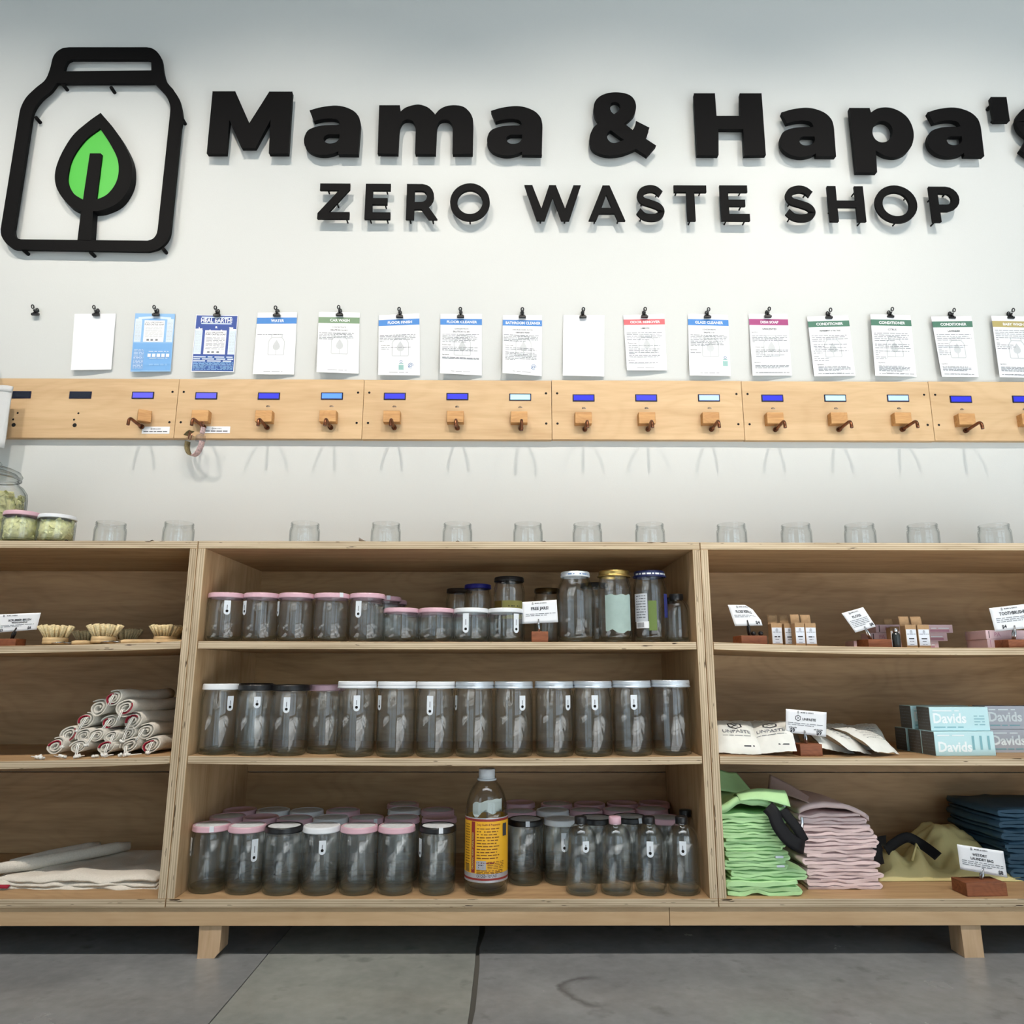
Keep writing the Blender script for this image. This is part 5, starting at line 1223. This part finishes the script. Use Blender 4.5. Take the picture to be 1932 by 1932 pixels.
q = on(1868, 1694, BOT); holder(q.x, -.405, BOT, .094, .055, .028, .05, at(1855, 1638, -.401), 'long reddish wooden card holder under the laundry bag card')

# ================================================================== unit with brushes and rolled bags
BRIS = mat('pale_bristle_fibre', (224, 206, 160), .8, noise_amt=.25, noise_scale=200); BEECH = mat('pale_beech', (206, 178, 132), .6, noise_amt=.15, noise_scale=50)
def brush(px, Y, label, handle, k=1):
    x = X_at(px, 1205, Y); z = sagz(x, 1)
    t = thing('dish_brush', label, 'brush', (x, Y, z), 'dish brushes on the top shelf', random.uniform(-.2, .2))
    b = MB(); b.lathe([(0, .004), (.026, .004), (.028, .006), (.028, .010), (.0272, .0115), (.028, .013), (.0275, .019), (.026, .0205), (0, .0205)], 30, BEECH); b.build('head', t)
    b = MB(); rnd = random.Random(px)
    for ring, n, r0, r1 in ((0, 24, .0225, .037), (1, 14, .013, .022), (2, 4, .004, .007)):
        for i in range(n):
            a = 2*PI*i/n + rnd.uniform(-.1, .1); r1_ = r1*rnd.uniform(.93, 1.04); zt = .048*rnd.uniform(.95, 1.03)
            p0 = Vector((r0*math.cos(a), r0*math.sin(a), .018)); p1 = Vector((r1_*math.cos(a), r1_*math.sin(a), zt))
            b.tube([p0, p0*.62+p1*.38, p1], [.0016, .0028, .0052], BRIS, 6)
    b.build('bristles', t)
    if handle:
        b = MB(); b.tube([(.012, -.024, .006), (.03, -.030, .007), (.040, -.016, .009), (.028, .0, .008), (.046, -.022, .007), (.058, -.012, .007)], .0014, STEEL, 6); b.build('metal_hook', t)
        b = MB(); b.tube([(.056, -.012, .007), (.062, -.006, .0075), (.11, .05, .0085), (.16, .11, .0085), (.168, .12, .008)], [.004, .006, .0072, .0078, .004], BEECH, 10); b.build('handle', t)
    return t
brush(105, -.385, 'dish brush head with pale bristles nearest the brush card, metal hook in front', True)
brush(196, -.385, 'dish brush head with pale bristles in the middle of the shelf, with handle', True)
brush(312, -.31, 'shaded dish brush head nearest the divider', False)
brush(237, -.20, 'dim dish brush head behind the middle brush', False); brush(166, -.15, 'dim dish brush head at the back between the two front brushes', False)
brush(335, -.20, 'dim dish brush head in the back corner near the divider', False)
LINEN = mat('natural_cotton', (216, 210, 198), .95, noise_amt=.06, noise_scale=300, bump=.3, bump_scale=420); REDH = mat('crimson_lining', (150, 22, 46), .85); CORD = mat('white_cord', (232, 230, 224), .9)
ROLLS = [(213.6, 1317.5, 1, 1.05, 'topmost rolled cloth bag of the pile, red lining showing'), (185, 1335.6, 0, 1.1, 'rolled cloth bag under the topmost one, on the open side'), (236, 1335, 1, 1.15, 'rolled cloth bag under the topmost one, nearer the divider'), (160, 1359.6, 1, 1.05, 'rolled cloth bag with wide red lining at the sloping edge of the pile'), (206, 1362.5, 1, 1.0, 'rolled cloth bag at the heart of the pile with red edge'), (250, 1360, 1, 1.15, 'flattened rolled cloth bag with a red rim, third row, nearer the divider'),
         (129.6, 1385.6, 1, 1.1, 'rolled cloth bag at the sloping edge of the fourth row'), (157, 1388, 0, .95, 'rolled cloth bag second along the fourth row'), (182, 1387.5, 0, .95, 'rolled cloth bag third along the fourth row'), (209, 1389, 0, .95, 'rolled cloth bag fourth along the fourth row, holding a loop of cord'), (240, 1384, 0, 1.0, 'rolled cloth bag fifth along the fourth row'), (274.5, 1380, 0, 1.1, 'plain rolled cloth bag at the divider end of the fourth row'),
         (103.5, 1408, 1, 1.1, 'lowest rolled cloth bag at the open end of the pile'), (147, 1409, 0, 1.0, 'lowest rolled cloth bag, second from the open end'), (199, 1409, 1, 1.0, 'lowest rolled cloth bag in the middle with crimson edge'), (244, 1406, 0, 1.1, 'lowest rolled cloth bag, second from the divider'), (284, 1407, 1, 1.2, 'lowest rolled cloth bag at the divider end, red stripe inside')]
ZS2 = SZ2
for i, (px, py, red, sc, lab) in enumerate(ROLLS):
    rnd = random.Random(100+i); Y = -.395 + rnd.uniform(-.01, .015) + (.0 if py > 1390 else .012)
    q = at(px, py, Y); r = .0205*sc*(1-.0); x = q.x; z = max(q.z, sagz(x, 2) + r*.80)
    zfl = r*.80 if z < sagz(x, 2) + r*1.2 else 0
    t = thing('rolled_bag', lab, 'cloth bag', (x, Y, z - r*.8), 'rolled cloth bags in a pile')
    turns = 2.3 + rnd.random()*.5; a0 = rnd.uniform(0, 6.28); n = 46; fl = rnd.uniform(.74, .92); tl = rnd.uniform(-.5, .5)
    path = []
    for k in range(n):
        u = k/(n-1); a = a0 + u*turns*2*PI; rr = r*(.20 + .78*u)*(1+.05*math.sin(3*a))
        X_, Z_ = rr*math.cos(a), rr*math.sin(a)*fl
        path.append((X_*math.cos(tl*.5)-Z_*math.sin(tl*.5), X_*math.sin(tl*.5)+Z_*math.cos(tl*.5)))
    ax = Vector((.10 + .1*rnd.random(), 1, .0)); Lr = .22
    if px > 265: ax.x *= .25
    def f3(a, c_, d, ax=ax, r=r): return Vector((a + ax.x*Lr*d, Lr*d, c_ + r*.8 + .0025*math.sin(d*7+a*90)))
    b = MB(); b.strip(path, r*.115, f3, 7, LINEN, .002); b.build('rolled_cloth', t)
    if red:
        j0 = int(n*(.5+.1*rnd.random())); seg = path[j0:j0+9]
        b = MB(); b.strip([(a*.965, c_*.965) for a, c_ in seg], r*.10, lambda a, c_, d: f3(a, c_, -.004 + d*.3), 1, REDH); b.build('red_lining', t)
    if i not in (1, 7, 12):
        drop = Vector((rnd.uniform(-.014, .004), -.014, -rnd.uniform(.022, .04))); p0 = f3(path[8][0], path[8][1], 0)
        b = MB(); zmin = sagz(x, 2) + .002 - (z - r*.8)
        for off in (0, .004):
            p1 = p0 + Vector((off, -.006, .002)); p2 = p0 + drop*.5 + Vector((off, -.004, 0)); p3 = p0 + drop + Vector((off, 0, 0))
            for p in (p1, p2, p3): p.z = max(p.z, zmin + .001); p.y = max(p.y, -.452 - Y)
            b.tube([p0 + Vector((off, .01, 0)), p1, p2, p3], .0013, CORD, 5)
        b.build('drawstring', t)
        if i in (3, 6, 8, 12, 13, 14, 15, 16, 10):
            kp = p3; b = MB()
            for s_ in range(3): b.tube([kp + Vector((rnd.uniform(-.004, .004), rnd.uniform(-.003, .003), 0)), kp + Vector((rnd.uniform(-.008, .008), -.003, rnd.uniform(-.001, .006)))], [.0035, .0028], CORD, 6)
            b.build('cord_knot', t)
for i, (px, py) in enumerate(((70, 1420), (77, 1421), (120, 1419), (146, 1423), (180, 1423), (196, 1424), (226, 1420), (240, 1418))):
    q = at(px, py-1, -.43); zz = sagz(q.x, 2); t = thing('cord_end', 'frayed knotted cord end below the cloth bag pile, %s from its open end' % ['first', 'second', 'third', 'fourth', 'fifth', 'sixth', 'seventh', 'last'][i], 'cord', (q.x, -.43, zz), 'knotted cord ends below the pile')
    b = MB(); rnd = random.Random(i)
    for s_ in range(4): b.tube([(rnd.uniform(-.006, .006), rnd.uniform(-.004, .004), .004), (rnd.uniform(-.009, .009), rnd.uniform(-.006, .006), rnd.uniform(.003, .011))], [.0036, .0026], CORD, 6)
    b.tube([(0, 0, .004), (rnd.uniform(-.03, .03), .012, .006)], .0012, CORD, 5); b.build('knot', t)
# folded flat bags on the lowest shelf
qa = at(-18, 1660, -.36); qb = at(305, 1640, -.36)
wd = qb.x-qa.x; dp = .27
t = thing('folded_cloth_bag', 'flat folded natural cloth bag on the lowest shelf', 'cloth bag', (qa.x, -.375, BOT))
for L_ in range(3):
    z0 = .002 + L_*.0085
    def ff(u, v, L_=L_, z0=z0):
        e = min(1, 12*min(u, 1-u, v*1.2, (1-v)*1.2)); 
        z = z0 + .008*math.sqrt(max(0, e)) + .0065*noise.noise(Vector((u*5, v*4, L_*3.1))) + .003*noise.noise(Vector((u*14, v*8, L_))) + (.005*v if L_ == 2 else 0)
        return Vector((wd*(u*(1-.012*L_)+.004*L_) + .004*noise.noise(Vector((v*5, L_, 1))), dp*v + .010*noise.noise(Vector((u*7, L_*2, 4))) + .002*L_, max(.001, z))), Vector((0, 0, 1))
    b = MB(); b.slab(ff, 48, 26, .005, LINEN); b.build('cloth_layer', t)
b = MB(); b.tube([(.0, .03, .037), (.06, .06, .041), (.13, .13, .044), (.19, .20, .046), (.215, .225, .046)], [.012, .015, .014, .014, .010], LINEN, 12); b.build('rolled_strap', t)
b = MB(); b.tube([(-.005, .09, .034), (.05, .15, .04), (.11, .22, .042), (.13, .24, .042)], [.010, .012, .013, .010], LINEN, 12); b.build('rolled_strap', t)
b = MB(); b.slab(lambda u, v: (Vector((.0 + .055*u, -.014 + .02*v + .006*u, .009 + .010*v - .004*u)), Vector((0, -.7, .7))), 6, 3, .002, REDH); b.build('red_hem', t)

# ================================================================== unit with boxes, pouches and folded bags
KRAFT = mat('kraft_card', (166, 134, 98), .85, noise_amt=.08, noise_scale=120); LABW = mat('white_box_label', (220, 226, 236), .7)
GK = 'small kraft boxes with open flaps'
def kraft(px, Y, w_, label, gap=0):
    x = X_at(px, 1195, Y); z = sagz(x, 1); hb, db = .056, .026
    t = thing('kraft_box', label, 'box', (x, Y, z), GK, random.uniform(-.04, .04))
    b = MB(); th = .0008
    b.box(-w_/2, w_/2, 0, th, 0, hb, KRAFT); b.box(-w_/2, w_/2, db-th, db, 0, hb, KRAFT); b.box(-w_/2, -w_/2+th, th, db-th, 0, hb-.002, KRAFT); b.box(w_/2-th, w_/2, th, db-th, 0, hb-.002, KRAFT); b.box(-w_/2, w_/2, 0, db, 0, th, KRAFT); b.build('carton', t)
    b = MB(); b.slab(lambda u, v: (Vector(((u-.5)*w_*.92, db + .004*v*v + .0006, hb - .002 + .024*v)), Vector((0, -1, 0))), 4, 5, th, KRAFT); b.build('flap', t)
    b = MB(); b.box(-w_*.46, w_*.46, -.0005, 0, .006, .045, LABW); b.build('label', t)
    P = Print(); emblem(P, 0, .039, .005, .006, GREYINK, lw=.08); P.words(-w_*.4, w_*.4, .0335, .0012, GREYINK, .006); P.words(-w_*.26, w_*.26, .0225, .0028, INK, .009); P.words(-w_*.2, w_*.2, .016, .0016, GREYINK, .008); P.words(-w_*.2, w_*.2, .009, .001, GREYINK, .008)
    P.build('label_print', lambda a, c_, h: Vector((a, -.0007-h, c_)), t)
kraft(1509.5, -.405, .0232, 'front kraft box with white label, farther from the FLOSS card'); kraft(1530, -.405, .0258, 'front kraft box with white label, nearer the FLOSS card')
kraft(1466, -.37, .0262, 'shaded kraft box behind, next to the FLOSS REFILLS holder'); kraft(1489, -.372, .0228, 'shaded kraft box behind the front labelled pair')
kraft(1719, -.405, .026, 'front kraft box next to the dark little bottle'); kraft(1743, -.405, .0285, 'front kraft box at the end of the second cluster'); kraft(1689, -.33, .024, 'rear kraft box whose flap shows above the dark little bottle')
q = at(1690, 1215, -.395); t = thing('dropper_bottle', 'small dark bottle with a silver cap beside the kraft boxes', 'bottle', (q.x, -.40, sagz(q.x, 1)))
b = MB(); b.lathe([(0, 0), (.0088, 0), (.0094, .002), (.0094, .030), (.008, .035), (.005, .037), (0, .037)], 20, mat('smoky_bottle', (44, 48, 48), .15)); b.build('bottle_body', t)
b = MB(); b.lathe([(0, .037), (.0062, .037), (.0062, .044), (.004, .049), (0, .049)], 16, STEEL); b.build('cap', t)
for i, (dx, dz) in enumerate(((0, 0), (.017, 0))):   # two black beads beside the floss clip
    q = at(1421+i*14, 1190, -.385); x = X_at(1417, 1203, -.395); zt = sagz(x, 1)+.021
    t = thing('black_bead', 'round black spool %s the floss refill clip' % ('touching' if i == 0 else 'a little away from'), 'spool', (q.x, -.385, zt), 'black spools on the wooden holder')
    b = MB(); b.lathe([(0, 0), (.0035, .0006), (.0055, .0032), (.006, .006), (.0055, .0088), (.0035, .0112), (0, .012)], 16, CLIPB); b.build('spool', t)
DUSTP = mat('dusty_pink_carton', (212, 184, 190), .6); PINKPR = mat('pink_print', (182, 132, 150), .7)
def pinkbox(px0, px1, py, Y, lvl, hh, d_, label, base=None, rz=0, ink=True):
    x0, x1 = X_at(px0, py, Y), X_at(px1, py, Y); z = sagz((x0+x1)/2, 1) + lvl*(hh+.0004)
    t = thing('slim_pink_box', label, 'box', (x0, Y, z), 'slim pink boxes on the top shelf', rz); L_ = x1-x0
    b = MB(); b.box(0, L_, 0, d_, 0, hh, DUSTP); b.build('carton', t, bevel=.0006, seg=1)
    P = Print(); P.rect(L_*.04, hh*.1, L_*.05, hh*.9, DARK if lvl else PINKPR)
    P.text('PA', L_*.12, hh*.3, hh*.45, PINKPR, .01, 'l'); P.poly([(L_*.62, hh*.75), (L_*.7, hh*.75), (L_*.66, hh*.3)], PINKPR); P.words(L_*.72, L_*.95, hh*.55, hh*.12, PAPER, .02); P.rect(L_*.7, hh*.12, L_*.95, hh*.4, PINKPR)
    P.build('box_print', lambda a, c_, h: Vector((a, -.0003-h, c_)), t)
pinkbox(1611, 1771, 1214, -.31, 0, .0205, .05, 'slim pink box lowest in the stack behind the kraft boxes')
pinkbox(1641, 1787, 1198, -.31, 1, .0205, .05, 'slim pink box in the middle of the stack behind the kraft boxes')
pinkbox(1652, 1797, 1182, -.31, 2, .0205, .05, 'slim pink box on top of the stack behind the kraft boxes')
pinkbox(1863, 1990, 1212, -.385, 0, .0215, .085, 'slim pink box lying under another behind the TOOTHBRUSHES holder')
pinkbox(1859.5, 1990, 1193, -.385, 1, .0215, .085, 'slim pink box lying on top behind the TOOTHBRUSHES card')
# paper pouches
POUCH = mat('white_kraft_pouch', (224, 226, 220), .7, noise_amt=.03, noise_scale=60); POUCHB = mat('kraft_pouch_back', (150, 128, 100), .85)
def pouch(px, py, Y, rz, tilt, roll, label, mark=True, w_=.098, h_=.135, seed=0):
    q = at(px, py, Y)
    t = thing('paper_pouch', label, 'pouch', q, 'white paper pouches strewn on the middle shelf')
    R3 = Matrix.Rotation(rz, 3, 'Z') @ Matrix.Rotation(tilt, 3, 'X') @ Matrix.Rotation(roll, 3, 'Y')
    def f(u, v, s_):
        x, y = (u-.5)*w_, (v-.5)*h_
        e = max(0, min(u, 1-u)*4.5); g = max(0, min(v*3.2, (1-v)*2.2)); bulge = .012*math.sqrt(min(1, e))*min(1, g)**.7
        wv = .004*noise.noise(Vector((u*3.5, v*3.5, seed))) + .0016*noise.noise(Vector((u*11, v*11, seed+4))); sagb = -.012*(abs(v-.45))**2*4
        return R3 @ Vector((x, y, s_*bulge + wv + sagb))
    zmin = min(f(u/6, v/6, -1).z for u in range(7) for v in range(7)); lift_ = max(0, sagz(q.x, 2) + .001 - (q.z+zmin))
    b = MB(); b.grid(lambda u, v: f(u, v, 1) + Vector((0, 0, lift_)), 16, 18, POUCH); b.build('front_sheet', t, fixn=False)
    b = MB(); b.grid(lambda u, v: f(u, v, -1) + Vector((0, 0, lift_-.0004)), 14, 16, POUCHB); b.build('back_sheet', t, fixn=False)
    P = Print()
    if mark: hexmark(P, 0, .016, .017, INK); P.text('UNPASTE', 0, -.017, .011, GREYINK, .02, 'c', maxw=.084); P.words(-.034, .034, -.026, .0016, GREYINK, .012); P.words(.012, .036, -.052, .003, INK, .02)
    else:
        for j in range(7): P.words(-.036, .034, .035-j*.011, .0016, GREYINK, .012)
    nrm = R3 @ Vector((0, 0, 1))
    P.build('pouch_print', lambda a, c_, h: f(a/w_+.5, c_/h_+.5, 1) + Vector((0, 0, lift_)) + nrm*(.0007+h), t)
PO = [(1430, 1386, -.25, .1, .5, 0, 'white pouch lying behind the two hexagon-marked front ones', 0), (1468, 1392, -.24, -.2, .45, .1, 'white pouch half hidden behind the UNPASTE card', 0), (1590, 1392, -.24, .2, .45, 0, 'white pouch at the back past the UNPASTE card', 0), (1625, 1395, -.26, -.2, .42, -.1, 'white pouch at the back beside the pointed front one', 0),
      (1388, 1404, -.36, -.12, .55, .05, 'white pouch marked UNPASTE lying against the side panel', 1), (1456, 1405, -.37, -.25, .5, -.15, 'crumpled white pouch marked UNPASTE in front, beside the wooden holder', 1), (1552, 1402, -.33, .25, .4, .2, 'white pouch right behind the wooden holder', 0), (1580, 1410, -.36, .55, .33, .18, 'white pouch lying flat past the wooden holder, printed with small lines', 0), (1632, 1408, -.36, .5, .38, .12, 'white pouch at the open end, its corner pointing at the mint boxes', 0)]
for i, (px, py, Y, rz, ti, ro, lab, mk) in enumerate(PO): pouch(px, py, Y, rz, ti, ro, lab, mk, seed=i*7)
# paste boxes
MINT = mat('mint_carton', (186, 220, 225), .45); MINTD = mat('grey_carton_end', (92, 92, 88), .6); GREYC = mat('pale_grey_carton', (176, 180, 190), .45); LINK = mat('pale_box_lettering', (240, 248, 250), .5); MINTI = mat('dark_mint_ink', (120, 170, 180), .6)  # MINTI is a darker mint for the small print on the cartons
def paste(px, py, Y, w_, h_, d_, zoff, rz, label, front, grp, var=0):
    q = at(px, py, Y); z = sagz(q.x, 2) + zoff
    t = thing('paste_box', label, 'box', (q.x, Y, z), grp, rz)
    b = MB(); b.box(0, w_, .0, d_, 0, h_, front); b.build('carton', t, bevel=.0008, seg=1)
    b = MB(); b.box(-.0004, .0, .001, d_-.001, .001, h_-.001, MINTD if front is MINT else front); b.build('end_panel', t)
    P = Print(); ink = LINK
    zt = h_*(.34 if var == 0 else .18)
    P.text('Davids', w_*.05 if front is MINT else w_*.04, zt, h_*.40, ink, .03, 'l', maxw=w_*.56)
    P.words(w_*.05, w_*.5, h_*.84, h_*.05, ink, .03)
    if var == 0:
        for j in range(4): P.words(w_*.74, w_*.92, h_*(.62-j*.12), h_*.035, MINTI, .02)
        P.words(w_*.05, w_*.55, h_*.16, h_*.05, MINTI, .02)
    else:
        for j in range(3): P.rect(w_*(.62+j*.13), h_*.25, w_*(.66+j*.13), h_*.82, MINTI)
    for j in range(5): pass
    P.build('box_print', lambda a, c_, h: Vector((a, -.0004-h, c_)), t)
    P = Print()
    for j in range(6): P.words(.004, d_-.004, h_*(.85-j*.13), .0012, GREYINK, .012)
    P.build('end_print', lambda a, c_, h: Vector((-.0007-h, a, c_)), t)
GP = 'boxes reading Davids on the middle shelf'
BW, BH, BD = .148, .0555, .052
paste(1766, 1420, -.405, BW, BH, BD, 0, .06, 'mint box reading Davids at the bottom front of the stack', MINT, GP, 1)
paste(1740, 1415, -.350, BW, BH, BD, 0, .06, 'mint box right behind the bottom front one', MINT, GP)
paste(1712, 1408, -.290, BW, BH, BD, 0, .03, 'mint box at the bottom back of the stack', MINT, GP)
paste(1757, 1376, -.395, BW*.99, BH, BD, BH+.0006, .05, 'mint box reading Davids on top, in front', MINT, GP)
paste(1722, 1374, -.325, BW, BH, BD, BH+.0006, .03, 'mint box on top at the back, mostly hidden', MINT, GP)
paste(1868, 1405, -.33, BW, BH, BD, 0, 0, 'pale grey box reading Davids at the bottom beside the mint stack', GREYC, GP)
paste(1862, 1364, -.33, BW, BH, BD, BH+.0006, 0, 'pale grey box reading Davids on top of the other grey one', GREYC, GP)
# folded wet bags
LIME = mat('lime_green_cloth', (174, 216, 156), .6, noise_amt=.04, noise_scale=30, bump=.15, bump_scale=60); ROSE = mat('dusty_rose_cloth', (216, 192, 190), .6, noise_amt=.04, noise_scale=30, bump=.15, bump_scale=60)
LEMON = mat('pale_lemon_cloth', (212, 200, 142), .6, bump=.15, bump_scale=60); DENIM = mat('dark_teal_cloth', (50, 82, 104), .75, noise_amt=.1, noise_scale=60); WEB = mat('black_webbing', (16, 16, 19), .7, spec=.3)
ZIP = mat('white_zip_tape', (222, 230, 240), .5)
def folded(x0, w_, Y, d_, z0, h_, m, label, grp, seed, skew=0, zipm=None):
    """one folded bag: a few layers of cloth folded back and forth, cut edges to the front"""
    rnd = random.Random(seed); t = thing('folded_wet_bag', label, 'bag', (x0, Y, z0), grp)
    n = 3; th = h_/n; path = []
    for L_ in range(n):
        zc = th*(L_+.5); seg = []
        a0, a1 = rnd.uniform(0, .012), w_-rnd.uniform(0, .014)
        for k in range(13):
            u = k/12; uu = u if L_ % 2 == 0 else 1-u
            seg.append((a0+(a1-a0)*uu, zc + th*.5*noise.noise(Vector((uu*4+seed, L_*2.2, seed*.7))) + skew*uu*L_/n))
        path += seg
        if L_ < n-1:
            e = seg[-1]; s_ = 1 if L_ % 2 == 0 else -1
            for a in (-.9, 0, .9): path.append((e[0] + s_*th*.55*math.cos(a), zc + th*.5 + th*.5*math.sin(a)))
    def f3(a, c_, d): return Vector((a + .004*math.sin(d*5+seed), d_*d + .004*noise.noise(Vector((a*22, c_*70, seed))), max(.0004, c_)))
    b = MB(); b.strip(path, th*.74, f3, 5, m, .0034); b.build('folded_cloth', t)
    if zipm:
        b = MB(); b.box(zipm[0], zipm[0]+.018, -.003, .004, h_*.3, h_*.55, ZIP); b.build('zip_tape', t, bevel=.001)
    return t
GG = 'lime green folded bags in a stack'; GR = 'dusty rose folded bags in a stack'; GN = 'dark teal folded bags in a stack'
nth = ['lowest', 'second from the bottom', 'third from the bottom', 'fourth from the bottom', 'fifth from the bottom', 'sixth from the bottom', 'seventh from the bottom', 'eighth from the bottom', 'topmost']
xg0 = at(1369, 1690, -.43).x
zc = BOT
HG = [.030, .021, .019, .020, .019, .020, .018, .021]
for i, hh in enumerate(HG):
    rnd = random.Random(i)
    folded(xg0 + [.004, .012, .002, .0, .003, -.001, .0, .001][i], [.172, .178, .155, .155, .148, .155, .150, .146][i], -.43 + [.0, .012, .01, .008, .013, .01, .012, .01][i], .23, zc, hh, LIME, 'lime green folded bag, %s of its stack' % nth[i], GG, 11+i*3, zipm=(.12, 0) if i in (2, 3) else None)
    zc += hh + .0006
zg = zc
t = thing('folded_wet_bag', 'topmost lime green folded bag with a raised flap and black strap', 'bag', (xg0, -.43, zg), GG)
w_ = .152
def top1(u, v): return Vector((w_*u, .01+.2*v, .014 + .020*math.sin(PI*min(1, u*1.1))*(1-.2*v) + .006*noise.noise(Vector((u*5, v*4, 9))) + .026*max(0, v-.3)*(1.4-u))), Vector((0, 0, 1))
b = MB(); b.slab(top1, 22, 14, .014, LIME); b.build('folded_cloth', t)
def flap(u, v):   # back flap standing up against the side panel
    return Vector((.002+.098*u - .02*v*u, .085+.05*v, .036+.045*v*(1-.5*max(0, u-.6)) + .003*math.sin(u*7))), Vector((0, -.8, .5))
b = MB(); b.slab(flap, 14, 10, .002, LIME); b.build('flap', t)
b = MB(); b.slab(lambda u, v: (Vector((.045+.115*u, .0+.06*v, .030+.006*math.sin(u*4)+.026*math.sin(PI*v)*(.4+.6*u)-.008*u*(1-v))), Vector((0, -.4, .9))), 18, 12, .002, LIME); b.build('flap', t)
b = MB(); b.tube([(w_-.006, .02, .008), (w_+.004, .02, .018), (w_+.002, .02, .032), (w_-.008, .022, .036)], .0032, ZIP, 8); b.build('zip_tape', t)
def ribbon(t, pts, wd, m, name, th=.0016, up=(0, -1, 0)):
    P3 = [Vector(p) for p in pts]; sp = []
    for i in range(len(P3)-1):
        p0, p1, p2, p3 = P3[max(i-1, 0)], P3[i], P3[i+1], P3[min(i+2, len(P3)-1)]
        for k in range(5):
            s_ = k/5; sp.append(.5*((2*p1)+(p2-p0)*s_+(2*p0-5*p1+4*p2-p3)*s_**2+(3*p1-p0-3*p2+p3)*s_**3))
    sp.append(P3[-1]); N = len(sp)
    def fn(u, v):
        i = min(N-1, int(round(u*(N-1)))); tg = (sp[min(i+1, N-1)]-sp[max(i-1, 0)]).normalized(); sd = tg.cross(Vector(up)).normalized()
        return sp[i] + sd*(v-.5)*wd, sd.cross(tg).normalized()
    b = MB(); b.slab(fn, N-1, 3, th, m); return b.build(name, t)
loc = Vector(t.location)
G_ = lambda px, py, Y: at(px, py, Y) - loc
ribbon(t, [G_(1448, 1522, -.435), G_(1460, 1535, -.444), G_(1468, 1556, -.447), G_(1485, 1580, -.448), G_(1508, 1596, -.447), G_(1518, 1598, -.435)], .030, WEB, 'strap')
ribbon(t, [G_(1476, 1528, -.425), G_(1490, 1545, -.432), G_(1506, 1566, -.438), G_(1518, 1588, -.436)], .022, WEB, 'strap')
xr0 = at(1519, 1675, -.375).x; zc = BOT
HR = [.022, .020, .024, .024, .022, .024, .022]
for i, hh in enumerate(HR):
    folded(xr0 + [.004, .010, .002, .004, .006, .002, -.004][i], [.180, .176, .176, .172, .180, .168, .160][i], -.378 + [.0, .004, .006, .004, .008, .006, .01][i], .21, zc, hh, ROSE, 'dusty rose folded bag, %s of its stack' % nth[i], GR, 61+i*5, skew=.002)
    zc += hh + .0006
t = thing('folded_wet_bag', 'topmost dusty rose folded bag with a pointed flap rising behind', 'bag', (xr0, -.375, zc), GR)
b = MB(); b.slab(lambda u, v: (Vector((.0+.165*u, .004+.19*v, .012+.016*math.sin(PI*u)**.6-.016*u**3+.003*noise.noise(Vector((u*5, v*4, 2))))), Vector((0, 0, 1))), 20, 12, .011, ROSE); b.build('folded_cloth', t)
loc = Vector(t.location)
c1, c2, c3, c4 = at(1452, 1461, -.20)-loc, at(1448, 1492, -.22)-loc, at(1526, 1514, -.36)-loc, at(1540, 1512, -.30)-loc
b = MB(); b.slab(lambda u, v: ((c1*(1-u)+c4*u)*(1-v)+(c2*(1-u)+c3*u)*v + Vector((0, 0, .004*math.sin(PI*u))), Vector((0, -.5, .8))), 16, 8, .003, ROSE); b.build('flap', t)
loc = Vector(t.location); ribbon(t, [G_(1513, 1541, -.385), G_(1514, 1552, -.388), G_(1513, 1563, -.388)], .006, STEEL, 'zip_pull')
# lemon bag, straps
qy = on(1785, 1660, BOT); t = thing('laundry_bag', 'pale lemon yellow laundry bag lying slumped with black handles', 'bag', (at(1655, 1650, -.30).x, -.31, BOT))
wd = at(1918, 1640, -.28).x - t.location.x
def lem(u, v):
    hgt = .018 + .085*math.exp(-((u-.66)/.24)**2)*min(1, v*1.7)**1.3 + .03*math.exp(-((u-.86)/.08)**2)*v + .05*math.exp(-((u-.17)/.10)**2)*math.exp(-((v-.32)/.2)**2) + .045*math.exp(-((u-.34)/.05)**2)*math.exp(-((v-.25)/.2)**2)
    e = min(1, 9*min(u, 1-u, v*1.3, (1-v)*3)); hgt *= math.sqrt(max(0, e))
    hgt += .012*noise.noise(Vector((u*7, v*5, 3)))*e - .014*abs(noise.noise(Vector((u*9+v*3, v*7-u*4, 5))))*e + .0025*noise.noise(Vector((u*22, v*15, 8)))*e
    return Vector((wd*u, .20*v + .006*noise.noise(Vector((u*6, 1, 2))), max(.0015, hgt)))
b = MB(); b.slab(lambda u, v: (lem(u, v), Vector((0, 0, 1))), 60, 34, .001, LEMON); b.build('bag_cloth', t)
loc = Vector(t.location)
ribbon(t, [G_(1660, 1632, -.32), G_(1656, 1612, -.325), G_(1659, 1590, -.315), G_(1672, 1586, -.29)], .024, WEB, 'handle')
ribbon(t, [G_(1672, 1605, -.27), G_(1690, 1590, -.26), G_(1712, 1580, -.255), G_(1734, 1590, -.26), G_(1752, 1602, -.28), G_(1770, 1616, -.30)], .024, WEB, 'handle')
b = MB(); b.tube([lem(.28, .2) + Vector((0, -.01, .004)), lem(.33, .25) + Vector((0, -.012, .008)), lem(.4, .3) + Vector((0, -.01, .004))], .003, LEMON, 6); b.build('folded_edge', t)
xn = at(1892, 1640, -.30).x; zc = BOT
for i in range(6):
    hh = .0265; folded(xn + [.02, .012, .004, .006, -.002, .002][i], .26, -.31 + .006*(i % 2), .22, zc, hh, DENIM, 'dark teal folded bag, %s of its stack' % (nth[i] if i < 5 else 'topmost'), GN, 131+i*7, skew=.003)
    zc += hh + .0006
